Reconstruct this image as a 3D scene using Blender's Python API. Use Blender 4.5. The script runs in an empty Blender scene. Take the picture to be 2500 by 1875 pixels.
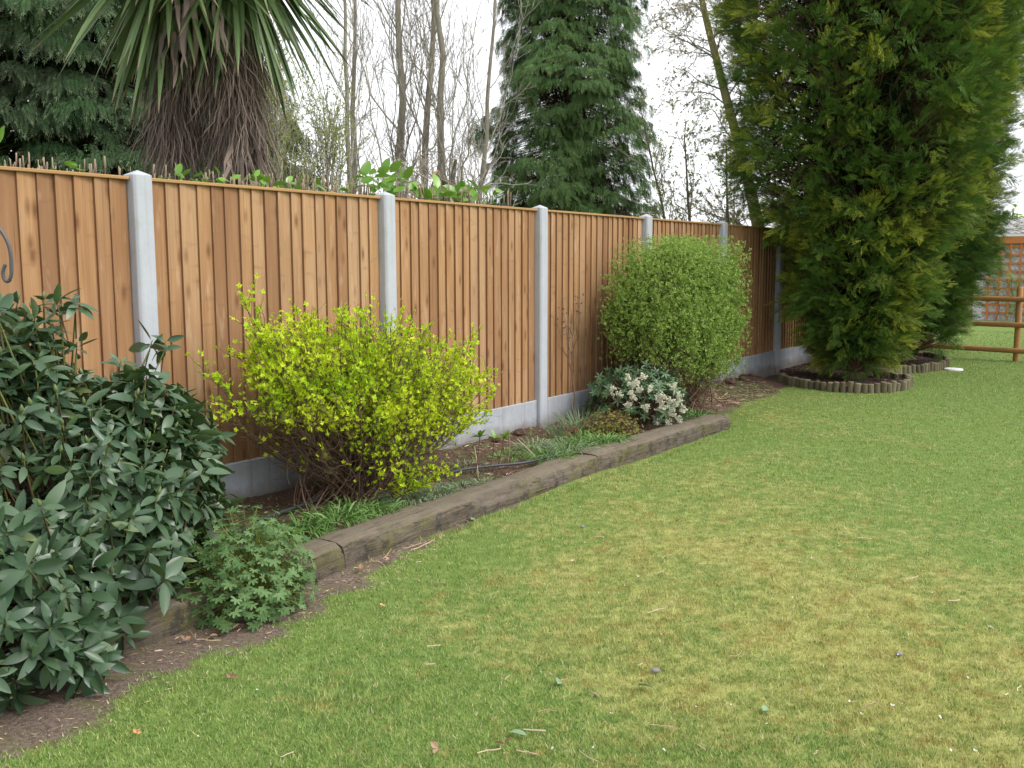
import bpy, math, random
import numpy as np
from mathutils import Matrix, Euler, Vector
rad = math.radians
C = bpy.context.scene.collection
rng = np.random.default_rng(11)

# ---------------------------------------------------------------- camera, sky, sun, exposure
cd = bpy.data.cameras.new('camera'); cam = bpy.data.objects.new('camera', cd); C.objects.link(cam)
cd.lens = 34.56; cd.sensor_width = 36; cd.clip_end = 2000
cam.matrix_world = Matrix.Translation((0, 0, 1.5)) @ Matrix.Rotation(math.pi/2-.1222, 4, 'X') @ Matrix.Rotation(-.0019, 4, 'Z')
bpy.context.scene.camera = cam
SUN_EL, SUN_AZ = rad(48), rad(112)          # azimuth clockwise from +Y: behind the camera, to its right
w = bpy.data.worlds.new('World'); bpy.context.scene.world = w; w.use_nodes = True
nt = w.node_tree; bg = nt.nodes['Background']
sk = nt.nodes.new('ShaderNodeTexSky'); sk.sky_type = 'NISHITA'; sk.sun_disc = False
sk.sun_elevation = SUN_EL; sk.sun_rotation = SUN_AZ; sk.dust_density = 4.0; sk.air_density = 1.0; sk.ozone_density = 1.0
hs = nt.nodes.new('ShaderNodeHueSaturation'); hs.inputs['Saturation'].default_value = .22
mc = nt.nodes.new('ShaderNodeMix'); mc.data_type = 'RGBA'; mc.inputs[0].default_value = .6; mc.inputs[7].default_value = (6.3, 6.4, 6.6, 1)   # even cloud cover
nt.links.new(sk.outputs[0], hs.inputs['Color']); nt.links.new(hs.outputs[0], mc.inputs[6]); nt.links.new(mc.outputs[2], bg.inputs[0])
bg.inputs[1].default_value = .15
sd = bpy.data.lights.new('sun', 'SUN'); sd.energy = 1.0; sd.angle = rad(20); sd.color = (1, .965, .92)
so_ = bpy.data.objects.new('sun', sd); C.objects.link(so_)
sdir = Vector((math.sin(SUN_AZ)*math.cos(SUN_EL), math.cos(SUN_AZ)*math.cos(SUN_EL), math.sin(SUN_EL)))
so_.rotation_euler = sdir.to_track_quat('Z', 'Y').to_euler(); so_.location = (3, -4, 9)
vs = bpy.context.scene.view_settings
vs.view_transform = 'Standard'; vs.look = 'None'; vs.gamma = 1; vs.exposure = 0.92

# ---------------------------------------------------------------- the fence frame: s along the fence, o out from it
P0 = np.array([-1.884, 5.263]); TH = .9625
D2 = np.array([math.cos(TH), math.sin(TH)]); N2 = np.array([math.sin(TH), -math.cos(TH)])
def W(s, o, z):
    s, o, z = np.broadcast_arrays(np.asarray(s, float), np.asarray(o, float), np.asarray(z, float))
    return np.stack([P0[0]+s*D2[0]+o*N2[0], P0[1]+s*D2[1]+o*N2[1], z], -1)
def SO(x, y):
    return (x-P0[0])*D2[0]+(y-P0[1])*D2[1], (x-P0[0])*N2[0]+(y-P0[1])*N2[1]
DZ = np.array([0, 0, 1.])

# ---------------------------------------------------------------- noise
_lat = np.random.default_rng(5).random((256, 256))
def vn(x, y, sc, seed=0):
    x = np.asarray(x)*sc+seed*17.3+1000; y = np.asarray(y)*sc+seed*9.1+1000
    xi = np.floor(x).astype(int); yi = np.floor(y).astype(int); fx = x-xi; fy = y-yi
    fx = fx*fx*(3-2*fx); fy = fy*fy*(3-2*fy)
    g = lambda a, b: _lat[a & 255, b & 255]
    return (g(xi, yi)*(1-fx)+g(xi+1, yi)*fx)*(1-fy)+(g(xi, yi+1)*(1-fx)+g(xi+1, yi+1)*fx)*fy
def fbm(x, y, sc, seed=0, o=3):
    t = 0; a = .5
    for i in range(o):
        t = t+a*vn(x, y, sc*2**i, seed+i); a *= .5
    return t/(1-.5**o)

# ---------------------------------------------------------------- mesh accumulation
def nrm(v):
    return v/np.maximum(np.linalg.norm(v, axis=-1, keepdims=True), 1e-9)
class Acc:
    def __init__(s): s.V = []; s.T = []; s.Q = []; s.var = []; s.tip = []; s.n = 0
    def add(s, V, T=None, Q=None, var=None, tip=None):
        V = np.asarray(V, float).reshape(-1, 3); k = len(V)
        s.V.append(V)
        if T is not None and len(T): s.T.append(np.asarray(T).reshape(-1, 3)+s.n)
        if Q is not None and len(Q): s.Q.append(np.asarray(Q).reshape(-1, 4)+s.n)
        f = lambda a: np.zeros(k) if a is None else np.broadcast_to(np.asarray(a, float).reshape(-1), (k,)).copy() if np.size(a) in (1, k) else None
        s.var.append(f(var)); s.tip.append(f(tip)); s.n += k
    def build(s, name, mat, parent=None, smooth=False, label=None, cat=None, group=None, kind=None, loc=None):
        V = np.concatenate(s.V); T = np.concatenate(s.T) if s.T else np.zeros((0, 3), int)
        Q = np.concatenate(s.Q) if s.Q else np.zeros((0, 4), int)
        o = raw(name, V, T, Q, mat, parent, smooth, np.concatenate(s.var), np.concatenate(s.tip), loc)
        tag(o, label, cat, group, kind); return o
def raw(name, V, T, Q, mat, parent=None, smooth=False, var=None, tip=None, loc=None):
    if loc is not None: V = V-np.asarray(loc, float)
    me = bpy.data.meshes.new(name)
    me.vertices.add(len(V)); me.vertices.foreach_set('co', V.astype(np.float32).ravel())
    nl = len(T)*3+len(Q)*4; me.loops.add(nl)
    me.loops.foreach_set('vertex_index', np.concatenate([T.ravel(), Q.ravel()]).astype(np.int32))
    me.polygons.add(len(T)+len(Q))
    st = np.concatenate([np.arange(len(T))*3, len(T)*3+np.arange(len(Q))*4]).astype(np.int32)
    me.polygons.foreach_set('loop_start', st)
    me.polygons.foreach_set('use_smooth', np.full(len(T)+len(Q), smooth))
    me.update(calc_edges=True)
    for nm, a in (('var', var), ('tip', tip)):
        if a is not None:
            at = me.attributes.new(nm, 'FLOAT', 'POINT'); at.data.foreach_set('value', a.astype(np.float32))
    me.materials.append(mat)
    o = bpy.data.objects.new(name, me); C.objects.link(o)
    if loc is not None: o.location = loc
    if parent is not None:
        o.parent = parent
        if loc is None: o.location = tuple(-Vector(parent.location))
        else: o.location = Vector(loc)-Vector(parent.location)
    return o
def tag(o, label=None, cat=None, group=None, kind=None):
    for k, v in (('label', label), ('category', cat), ('group', group), ('kind', kind)):
        if v: o[k] = v
    return o
def empty(name, loc, label, cat, group=None):
    o = bpy.data.objects.new(name, None); C.objects.link(o); o.location = tuple(float(v) for v in loc); o.empty_display_size = .1
    return tag(o, label, cat, group)

def place(acc, T, P, A, U, S, var=None):
    """copy template T (Y = axis, Z = face normal) to points P"""
    P = np.asarray(P, float); n = len(P)
    if not n: return
    A = nrm(np.broadcast_to(A, (n, 3))); U = np.broadcast_to(U, (n, 3)); X = nrm(np.cross(A, U)); Z = np.cross(X, A)
    S = np.broadcast_to(S, (n,)); tv = T['V']; k = len(tv)
    V = P[:, None]+S[:, None, None]*(tv[None, :, 0:1]*X[:, None]+tv[None, :, 1:2]*A[:, None]+tv[None, :, 2:3]*Z[:, None])
    off = (np.arange(n)*k)[:, None, None]
    if var is None: var = rng.random(n)
    acc.add(V, (T['T'][None]+off) if 'T' in T else None, (T['Q'][None]+off) if 'Q' in T else None,
            np.repeat(var, k), np.tile(T['tip'], n) if 'tip' in T else np.tile(tv[:, 1], n))
def tubes(acc, P, R, k=4, var=None, tip=None):
    P = np.asarray(P, float); n, m = P.shape[:2]; R = np.broadcast_to(R, (n, m))
    t = nrm(np.gradient(P, axis=1)); ref = np.where(np.abs(t[..., 2:3]) > .9, np.array([1., 0, 0]), DZ)
    a = nrm(np.cross(t, ref)); b = np.cross(t, a)
    th = np.arange(k)*2*np.pi/k
    V = P[:, :, None]+R[:, :, None, None]*(np.cos(th)[:, None]*a[:, :, None]+np.sin(th)[:, None]*b[:, :, None])
    i = np.arange(m-1)[:, None]; j = np.arange(k)[None]
    q = np.stack([i*k+j, i*k+(j+1) % k, (i+1)*k+(j+1) % k, (i+1)*k+j], -1).reshape(-1, 4)
    Q = q[None]+(np.arange(n)*m*k)[:, None, None]
    if var is None: var = rng.random(n)
    acc.add(V, None, Q, np.repeat(np.broadcast_to(var, (n,)), m*k), np.tile(np.repeat(np.linspace(0, 1, m), k), n))
def strips(acc, P, A, L, Wd, droop=0., seg=4, side=None, prof=None, fold=0., var=None, down=-DZ, wob=0.):
    """curved tapering strips: P start, A direction, L length, Wd full width"""
    P = np.asarray(P, float); n = len(P)
    if not n: return
    A = nrm(np.broadcast_to(A, (n, 3))); L = np.broadcast_to(L, (n,)).astype(float); Wd = np.broadcast_to(Wd, (n,)); droop = np.broadcast_to(droop, (n,))
    t = np.linspace(0, 1, seg+1)
    c = P[:, None]+A[:, None]*(L[:, None]*(t-.25*np.minimum(droop, 1.5)[:, None]*t**2))[..., None]+down*(droop*L)[:, None, None]*(t**2)[None, :, None]
    if wob: c = c+(rng.normal(0, wob, (n, seg+1, 3))*t[None, :, None])*L[:, None, None]
    if side is None:
        side = nrm(np.cross(A, DZ+rng.normal(0, .35, (n, 3))))
    if prof is None: prof = np.sin(np.pi*np.clip(.12+.88*t, 0, 1))**.7; 
    hw = Wd[:, None, None]*.5*np.asarray(prof)[None, :, None]*side[:, None]
    if fold:
        tg = nrm(np.gradient(c, axis=1)); up = nrm(np.cross(tg, np.broadcast_to(side[:, None], tg.shape)))
        dz = up*Wd[:, None, None]*.5*np.asarray(prof)[None, :, None]*fold
        V = np.stack([c-hw+dz, c, c+hw+dz], 2); k = 3
    else:
        V = np.stack([c-hw, c+hw], 2); k = 2
    i = np.arange(seg); Q = []
    for a in range(k-1): Q.append(np.stack([i*k+a, i*k+a+1, (i+1)*k+a+1, (i+1)*k+a], -1))
    Q = np.concatenate(Q); Q = Q[None]+(np.arange(n)*(seg+1)*k)[:, None, None]
    if var is None: var = rng.random(n)
    acc.add(V, None, Q, np.repeat(var, (seg+1)*k), np.tile(np.repeat(t, k), n))
def bez(a, b, c, m):
    t = np.linspace(0, 1, m)[None, :, None]
    return (1-t)**2*a[:, None]+2*t*(1-t)*b[:, None]+t*t*c[:, None]
def interp(P, idx, t):
    m = P.shape[1]; x = t*(m-1); i = np.minimum(x.astype(int), m-2); f = (x-i)[:, None]
    return P[idx, i]*(1-f)+P[idx, i+1]*f, nrm(P[idx, i+1]-P[idx, i])
def rdir(n): return nrm(rng.normal(size=(n, 3)))
def branches(P, R, per, t0, t1, L0, L1, ang, bend, m=6, wob=.05, taper=.25, rs=.55, angj=.25, thin=0.0):
    n = len(P)*per; idx = np.repeat(np.arange(len(P)), per); t = rng.uniform(t0, t1, n)
    p, tg = interp(P, idx, t)
    pr = nrm(np.cross(tg, rdir(n))); a = ang+rng.normal(0, angj, n)
    d = tg*np.cos(a)[:, None]+pr*np.sin(a)[:, None]
    L = rng.uniform(L0, L1, n)*(1-.55*(t-t0)/max(t1-t0, 1e-6))
    u = np.linspace(0, 1, m)
    path = p[:, None]+d[:, None]*(L[:, None]*u)[..., None]+DZ*(L[:, None]*bend*u**2)[..., None]
    path += np.cumsum(rng.normal(0, wob, (n, m, 3)), 1)*L[:, None, None]*np.minimum(1, u*3)[None, :, None]
    rp = np.array([np.interp(tt, np.linspace(0, 1, R.shape[1]), R[i]) for i, tt in zip(idx, t)]) if R.ndim == 2 else np.full(n, R)
    r = np.maximum(rp*rs, thin)[:, None]*(1-(1-taper)*u[None])
    return path, np.maximum(r, thin*.6)

def box(acc, lo, hi, var=None):
    x0, y0, z0 = lo; x1, y1, z1 = hi
    V = [(x0, y0, z0), (x1, y0, z0), (x1, y1, z0), (x0, y1, z0), (x0, y0, z1), (x1, y0, z1), (x1, y1, z1), (x0, y1, z1)]
    acc.add(V, None, [(3, 2, 1, 0), (4, 5, 6, 7), (0, 1, 5, 4), (1, 2, 6, 5), (2, 3, 7, 6), (3, 0, 4, 7)], var)
def bevel(o, w, seg=2):
    m = o.modifiers.new('bevel', 'BEVEL'); m.width = w; m.segments = seg; m.limit_method = 'ANGLE'

# ---------------------------------------------------------------- materials
class NT:
    def __init__(s, name):
        s.m = bpy.data.materials.new(name); s.m.use_nodes = True; s.t = s.m.node_tree; s.b = s.t.nodes['Principled BSDF']; s.out = s.t.nodes['Material Output']
    def n(s, typ, **k):
        x = s.t.nodes.new('ShaderNode'+typ)
        for a, v in k.items(): setattr(x, a, v)
        return x
    def L(s, a, b): s.t.links.new(a, b)
    def val(s, sock, v):
        if hasattr(v, 'is_output') or isinstance(v, bpy.types.NodeSocket): s.L(v, sock)
        else: sock.default_value = v
    def coord(s, kind='Object'):
        return s.n('TexCoord').outputs[kind]
    def pos(s): return s.n('NewGeometry').outputs['Position']
    def mapp(s, v, scale=(1, 1, 1), loc=(0, 0, 0), rot=(0, 0, 0)):
        x = s.n('Mapping'); s.L(v, x.inputs[0]); x.inputs['Scale'].default_value = scale
        if isinstance(loc, tuple): x.inputs['Location'].default_value = loc
        else: s.L(loc, x.inputs['Location'])
        x.inputs['Rotation'].default_value = rot; return x.outputs[0]
    def noise(s, v, scale, detail=3, rough=.5, dist=0.):
        x = s.n('TexNoise'); s.L(v, x.inputs['Vector']); x.inputs['Scale'].default_value = scale; x.inputs['Detail'].default_value = detail
        x.inputs['Roughness'].default_value = rough; x.inputs['Distortion'].default_value = dist; return x.outputs[0]
    def voro(s, v, scale, out='Distance', feat='F1', rnd=1.):
        x = s.n('TexVoronoi'); s.L(v, x.inputs['Vector']); x.feature = feat; x.inputs['Scale'].default_value = scale; x.inputs['Randomness'].default_value = rnd; return x.outputs[out]
    def ramp(s, f, pts):
        x = s.n('ValToRGB'); s.L(f, x.inputs[0]); e = x.color_ramp.elements
        while len(e) < len(pts): e.new(.5)
        for i, (p, c) in enumerate(pts):
            e[i].position = p; e[i].color = (c, c, c, 1) if not isinstance(c, (tuple, list)) else (*c, 1)
        return x.outputs[0]
    def mix(s, f, a, b, mode='MIX'):
        x = s.n('Mix', data_type='RGBA', blend_type=mode)
        for sock, v in ((x.inputs[0], f), (x.inputs[6], a), (x.inputs[7], b)):
            if isinstance(v, tuple): v = (*v, 1) if len(v) == 3 else v
            s.val(sock, v)
        return x.outputs[2]
    def math(s, op, a, b=None, clamp=False):
        x = s.n('Math', operation=op, use_clamp=clamp); s.val(x.inputs[0], a)
        if b is not None: s.val(x.inputs[1], b)
        return x.outputs[0]
    def attr(s, nm): return s.n('Attribute', attribute_name=nm).outputs['Fac']
    def bump(s, h, strength=.3, dist=.01):
        x = s.n('Bump'); s.L(h, x.inputs['Height']); x.inputs['Strength'].default_value = strength; x.inputs['Distance'].default_value = dist
        s.L(x.outputs[0], s.b.inputs['Normal'])
    def fin(s, col=None, rough=.8, spec=.3, transl=0., tcol=None):
        if col is not None: s.val(s.b.inputs['Base Color'], (*col, 1) if isinstance(col, tuple) else col)
        s.val(s.b.inputs['Roughness'], rough); s.b.inputs['Specular IOR Level'].default_value = spec
        if transl:
            tr = s.n('BsdfTranslucent'); s.val(tr.inputs[0], (*col, 1) if isinstance(col, tuple) else col)
            mx = s.n('MixShader'); mx.inputs[0].default_value = transl
            s.L(s.b.outputs[0], mx.inputs[1]); s.L(tr.outputs[0], mx.inputs[2]); s.L(mx.outputs[0], s.out.inputs[0])
        return s.m
def leafmat(name, a, b, tipc=None, tp=(.5, 1.), rough=.55, spec=.3, transl=.25, patch=None, psc=3.):
    t = NT(name); c = t.mix(t.attr('var'), a, b)
    if patch is not None:
        c = t.mix(t.ramp(t.noise(t.pos(), psc, 2), [(.42, 0.), (.62, 1.)]), c, patch)
    if tipc is not None: c = t.mix(t.ramp(t.attr('tip'), [(tp[0], 0.), (tp[1], 1.)]), c, tipc)
    return t.fin(c, rough, spec, transl)
def barkmat(name, a, b, sc=30, rough=.9):
    t = NT(name); n = t.noise(t.mapp(t.pos(), (1, 1, .25)), sc, 4, .6)
    t.bump(n, .4, .01); return t.fin(t.mix(t.ramp(n, [(.3, 0.), (.7, 1.)]), a, b), rough, .15)

def lawn_colour(t):
    p = t.pos(); dry = t.attr('dry')
    f1 = t.noise(p, 1.7, 4, .6); f2 = t.noise(p, 13, 5, .75); f3 = t.noise(p, 40, 2, .6)
    g = t.mix(t.ramp(f2, [(.33, 0.), (.68, 1.)]), (.125, .250, .042), (.28, .410, .105))
    g = t.mix(t.ramp(f1, [(.45, 0.), (.65, .5)]), g, (.14, .285, .075))
    y = t.mix(t.ramp(f2, [(.35, 0.), (.62, 1.)]), (.36, .31, .075), (.58, .58, .205))
    k = t.math('ADD', dry, t.math('MULTIPLY', t.math('SUBTRACT', f2, .5), 2.0)); k = t.math('ADD', k, t.math('MULTIPLY', t.math('SUBTRACT', f1, .5), 1.6))
    c = t.mix(t.ramp(k, [(.15, 0.), (.8, 1.)]), g, y)
    mo = t.noise(p, 7, 5, .72); c = t.mix(t.math('MULTIPLY', t.ramp(mo, [(.53, 0.), (.64, .7)]), t.ramp(k, [(-.0, .15), (.5, 1.)])), c, (.33, .205, .05))
    return c, f3
# lawn ground
t = NT('lawn_ground'); c, f3 = lawn_colour(t)
c = t.mix(.35, c, (.10, .09, .035)); c = t.mix(t.math('MULTIPLY', f3, .5), c, (.05, .06, .02))
so = t.noise(t.pos(), 60, 4, .7); so2 = t.noise(t.pos(), 6, 3, .6)
soil = t.mix(t.ramp(so, [(.35, 0.), (.65, 1.)]), (.085, .060, .045), (.20, .155, .125))
soil = t.mix(t.ramp(so2, [(.5, 0.), (.66, .65)]), soil, (.12, .125, .045))
sp = t.voro(t.pos(), 75); soil = t.mix(t.ramp(sp, [(.10, .8), (.17, 0.)]), soil, (.5, .42, .36))
bare = t.ramp(t.math('ADD', t.attr('bare'), t.math('MULTIPLY', t.math('SUBTRACT', t.noise(t.pos(), 22, 3, .6), .5), .8)), [(.42, 0.), (.58, 1.)])
t.bump(so, .5, .012); M_ground = t.fin(t.mix(bare, c, soil), .95, .1)
t = NT('grass_blades'); c, f3 = lawn_colour(t)
c = t.mix(t.ramp(t.attr('var'), [(0., 0.), (1., .55)]), c, (.42, .50, .16)); c = t.mix(t.ramp(t.attr('var'), [(.93, 0.), (.95, .9)]), c, (.60, .52, .30))
c = t.mix(t.ramp(t.attr('var'), [(0., .75), (.4, 0.)]), c, (.06, .10, .02))
M_grass = t.fin(c, .6, .25, .3)
def soilmat(name, a, b, chip, amt=.6, sc=50):
    t = NT(name); n = t.noise(t.pos(), sc, 5, .7); n2 = t.noise(t.pos(), 8, 3)
    c = t.mix(t.ramp(n, [(.35, 0.), (.65, 1.)]), a, b); c = t.mix(t.ramp(n2, [(.35, .5), (.6, 0.)]), c, a)
    v = t.voro(t.mapp(t.pos(), (1, .45, 1), rot=(0, 0, .7)), 60); c = t.mix(t.ramp(v, [(.12, amt), (.2, 0.)]), c, chip)
    t.bump(n, .8, .02); return t.fin(c, .95, .1)
M_bed = soilmat('bed_earth', (.06, .038, .028), (.17, .11, .08), (.40, .32, .24))
M_mulch = soilmat('tree_bed_earth', (.035, .025, .022), (.12, .08, .065), (.30, .24, .20), .5)
# fence timber
t = NT('fence_timber'); oc = t.coord('Object'); v = t.attr('var')
cx = t.n('CombineXYZ'); t.L(t.math('MULTIPLY', v, 37.), cx.inputs[0]); t.L(t.math('MULTIPLY', v, 91.), cx.inputs[2])
pv = t.n('VectorMath', operation='ADD'); t.L(oc, pv.inputs[0]); t.L(cx.outputs[0], pv.inputs[1]); pv = pv.outputs[0]
gr = t.noise(t.mapp(pv, (60, 60, 1.6)), 1., 4, .6, .6); big = t.noise(t.mapp(pv, (6, 6, 1.2)), 1., 3, .5)
c = t.mix(t.ramp(gr, [(.3, 0.), (.72, 1.)]), (.31, .165, .075), (.48, .29, .145))
c = t.mix(t.ramp(big, [(.35, .55), (.6, 0.)]), c, (.225, .105, .045)); c = t.mix(t.ramp(big, [(.58, 0.), (.75, .5)]), c, (.42, .29, .18))
c = t.mix(t.ramp(v, [(0., .6), (.5, 0.), (1., 0.)]), c, (.21, .11, .06)); c = t.mix(t.ramp(v, [(.6, 0.), (1., .5)]), c, (.42, .28, .17))
kv = t.voro(t.mapp(pv, (10., 1., 4.0)), 1.); knot = t.ramp(kv, [(.06, 1.), (.13, .6), (.26, 0.)])
hm = t.noise(t.mapp(pv, (5, 5, 22)), 1., 2, .5); c = t.mix(t.ramp(hm, [(.62, 0.), (.72, .35)]), c, (.20, .12, .07))
pale = t.noise(t.mapp(pv, (14, 14, 3)), 1., 3, .6); c = t.mix(t.ramp(pale, [(.6, 0.), (.72, .45)]), c, (.50, .37, .26))
c = t.mix(t.math('MULTIPLY', knot, .75), c, (.12, .05, .022))
ck = t.noise(t.mapp(pv, (160, 160, 1.3)), 1., 2, .5, .2); c = t.mix(t.ramp(ck, [(.27, .8), (.31, 0.)]), c, (.12, .05, .025))
c = t.mix(t.ramp(t.attr('tip'), [(0., 0.), (1., .6)]), c, (.19, .088, .05))
wet = t.math('MULTIPLY', t.ramp(t.n('SeparateXYZ').outputs[2], [(0, 0.), (1, 0.)]), 0.)
t.bump(gr, .25, .003); M_wood = t.fin(c, .8, .2)
t = NT('capping_timber'); gr = t.noise(t.mapp(t.coord(), (2, 60, 60)), 1., 4, .6)
M_cap = t.fin(t.mix(gr, (.28, .15, .06), (.48, .30, .14)), .8, .2)
# concrete
def concrete(name, a, b, streak=.5):
    t = NT(name); p = t.coord(); n = t.noise(p, 6, 5, .65); f = t.noise(p, 90, 3, .6); pk = t.voro(p, 70)
    c = t.mix(t.ramp(n, [(.3, 0.), (.7, 1.)]), a, b); c = t.mix(t.math('MULTIPLY', f, .25), c, (.26, .26, .255))
    st = t.noise(t.mapp(p, (14, 14, 1.2)), 1., 4, .6); c = t.mix(t.ramp(st, [(.52, 0.), (.75, streak)]), c, (.30, .30, .29))
    blot = t.noise(p, 3.2, 5, .7); c = t.mix(t.ramp(blot, [(.6, 0.), (.72, .45)]), c, (.36, .35, .31))
    c = t.mix(t.ramp(pk, [(.08, .6), (.13, 0.)]), c, (.22, .22, .22)); gn = t.noise(p, 2.3, 5, .7); c = t.mix(t.ramp(gn, [(.57, 0.), (.70, .4)]), c, (.25, .27, .20))
    z = t.n('SeparateXYZ'); t.L(t.pos(), z.inputs[0])
    dirt = t.ramp(t.math('ADD', z.outputs[2], t.math('MULTIPLY', t.math('SUBTRACT', n, .5), .16)), [(.10, .8), (.20, 0.)])
    c = t.mix(dirt, c, (.17, .14, .11)); dr = t.noise(t.mapp(p, (30, 30, .8)), 1., 3, .6); c = t.mix(t.ramp(dr, [(.55, 0.), (.72, streak*.7)]), c, (.22, .21, .19))
    t.bump(f, .2, .003); return t.fin(c, .85, .2)
M_post = concrete('post_concrete', (.40, .425, .47), (.48, .50, .545), .3)
M_gravel = concrete('gravel_board_concrete', (.30, .325, .365), (.43, .45, .49), .7)
# sleepers
t = NT('sleeper_timber'); p = t.coord(); g = t.noise(t.mapp(p, (4, 60, 60)), 1., 6, .7, 1.2); n = t.noise(p, 5, 5, .7)
c = t.mix(t.ramp(g, [(.3, 0.), (.7, 1.)]), (.056, .046, .037), (.19, .155, .12))
c = t.mix(t.ramp(n, [(.46, 0.), (.66, .8)]), c, (.13, .12, .04)); c = t.mix(t.ramp(t.noise(p, 11, 4, .7), [(.5, 0.), (.62, .8)]), c, (.05, .045, .042))
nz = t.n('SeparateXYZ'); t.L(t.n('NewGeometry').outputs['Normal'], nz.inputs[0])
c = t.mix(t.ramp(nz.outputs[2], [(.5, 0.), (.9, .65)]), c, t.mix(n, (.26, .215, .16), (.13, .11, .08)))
c = t.mix(t.ramp(t.voro(p, 45), [(.07, .6), (.12, 0.)]), c, (.38, .34, .28))
crk = t.noise(t.mapp(p, (3, 45, 45)), 1., 3, .5, .8); c = t.mix(t.ramp(crk, [(.30, .85), (.36, 0.)]), c, (.02, .016, .013)); t.bump(g, .9, .012); M_sleeper = t.fin(c, .9, .15)
t = NT('log_timber'); p = t.pos(); n = t.noise(t.mapp(p, (1, 1, .3)), 40, 4); nz = t.n('SeparateXYZ'); t.L(t.n('NewGeometry').outputs['Normal'], nz.inputs[0])
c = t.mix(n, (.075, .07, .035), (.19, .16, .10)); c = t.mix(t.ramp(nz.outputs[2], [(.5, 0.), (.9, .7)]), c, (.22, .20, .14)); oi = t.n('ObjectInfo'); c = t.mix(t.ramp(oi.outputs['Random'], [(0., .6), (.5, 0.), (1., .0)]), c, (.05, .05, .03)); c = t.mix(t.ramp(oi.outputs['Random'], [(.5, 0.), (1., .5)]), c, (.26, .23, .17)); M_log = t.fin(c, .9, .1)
t = NT('rail_timber'); n = t.noise(t.mapp(t.coord(), (3, 30, 30)), 1., 4); M_rail = t.fin(t.mix(n, (.29, .14, .05), (.42, .23, .09)), .75, .25)
M_trellis = NT('trellis_timber').fin((.44, .17, .055), .8, .2)
t = NT('pebbledash'); v = t.voro(t.coord(), 26); v2 = t.voro(t.coord(), 26, 'Color')
c = t.mix(t.ramp(v, [(.1, 0.), (.5, 1.)]), (.72, .68, .72), (.34, .32, .335)); c = t.mix(.35, c, v2); hv = t.n('HueSaturation'); t.L(c, hv.inputs['Color']); hv.inputs['Saturation'].default_value = .3
t.bump(v, .6, .02); M_pebble = t.fin(hv.outputs[0], .9, .2)
M_white = NT('white_board').fin((.78, .78, .78), .5, .3)
t = NT('roof_sheet'); M_roof = t.fin(t.mix(t.noise(t.coord(), 5, 4), (.22, .21, .21), (.40, .38, .38)), .9, .1)
M_hose = NT('hose_rubber').fin((.045, .05, .06), .45, .4)
t = NT('hook_iron'); M_iron = t.fin((.07, .07, .08), .4, .5)
M_cover = NT('white_plastic').fin((.72, .73, .74), .6, .3)
# leaves
M_rhodo = None
t = NT('rhododendron_leaf'); c = t.mix(t.attr('var'), (.030, .074, .034), (.085, .140, .068)); c = t.mix(t.ramp(t.attr('var'), [(.80, 0.), (.93, .8)]), c, (.15, .19, .06))
c = t.mix(t.ramp(t.noise(t.pos(), 25, 2), [(.5, 0.), (.7, .3)]), c, (.05, .08, .035))
bf = t.n('NewGeometry').outputs['Backfacing']; c = t.mix(bf, c, (.07, .12, .04)); M_rhodo = t.fin(c, .36, .5, .08)
M_rbud = leafmat('rhododendron_bud', (.26, .26, .07), (.36, .27, .10), transl=0)
M_rhstem = leafmat('rhododendron_stem', (.08, .05, .03), (.13, .09, .05), (.17, .22, .05), (.75, 1.), transl=0)
M_rstem = leafmat('green_stem', (.16, .20, .04), (.22, .26, .06), transl=0)
M_brown = barkmat('brown_stem', (.08, .05, .035), (.20, .13, .09), 60)
M_spirea = leafmat('golden_leaf', (.50, .64, .014), (.72, .80, .045), patch=(.38, .58, .015), psc=4, rough=.6, transl=.35)
M_privet = leafmat('green_shrub_leaf', (.11, .225, .02), (.30, .44, .06), (.36, .46, .15), (.3, 1.), rough=.6, transl=.3)
M_geran = leafmat('cranesbill_leaf', (.07, .15, .04), (.17, .28, .11), rough=.6, transl=.3)
M_pieris = leafmat('pieris_leaf', (.035, .09, .035), (.10, .17, .07), rough=.4, spec=.5, transl=.1)
M_flower = leafmat('cream_flower', (.72, .70, .55), (.80, .79, .70), transl=.2)
M_azalea = leafmat('azalea_leaf', (.12, .19, .03), (.34, .40, .06), patch=(.24, .13, .05), psc=22, transl=.25)
M_tuft = leafmat('tuft_leaf', (.06, .16, .03), (.20, .33, .09), rough=.45, spec=.4, transl=.2)
M_tuftb = leafmat('blue_sedge_leaf', (.11, .19, .08), (.30, .37, .22), rough=.45, spec=.4, transl=.2)
M_laurel = leafmat('laurel_leaf', (.10, .24, .02), (.22, .40, .06), rough=.3, spec=.5, transl=.3)
M_cutstem = leafmat('cut_stem', (.09, .055, .04), (.28, .19, .12), (.42, .33, .23), (.93, 1.), transl=0)
M_palm = leafmat('cordyline_leaf', (.06, .11, .03), (.155, .24, .085), (.30, .20, .13), (.9, 1.), rough=.45, spec=.4, transl=.2)
M_dead = leafmat('dead_palm_leaf', (.070, .056, .047), (.29, .225, .18), rough=.8, transl=.1)
M_cedar = leafmat('cedar_foliage', (.030, .075, .028), (.072, .135, .052), (.20, .26, .15), (.35, 1.), rough=.8, spec=.1, transl=.1, patch=(.065, .095, .05), psc=1.2)
M_cypress = leafmat('cypress_foliage', (.055, .125, .038), (.135, .24, .07), (.20, .29, .10), (.35, 1.), rough=.7, transl=.15)
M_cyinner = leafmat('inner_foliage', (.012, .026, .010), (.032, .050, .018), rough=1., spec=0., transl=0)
M_gold = leafmat('golden_conifer_foliage', (.045, .105, .016), (.12, .22, .032), (.42, .45, .055), (.30, 1.), rough=.7, transl=.2)
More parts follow.
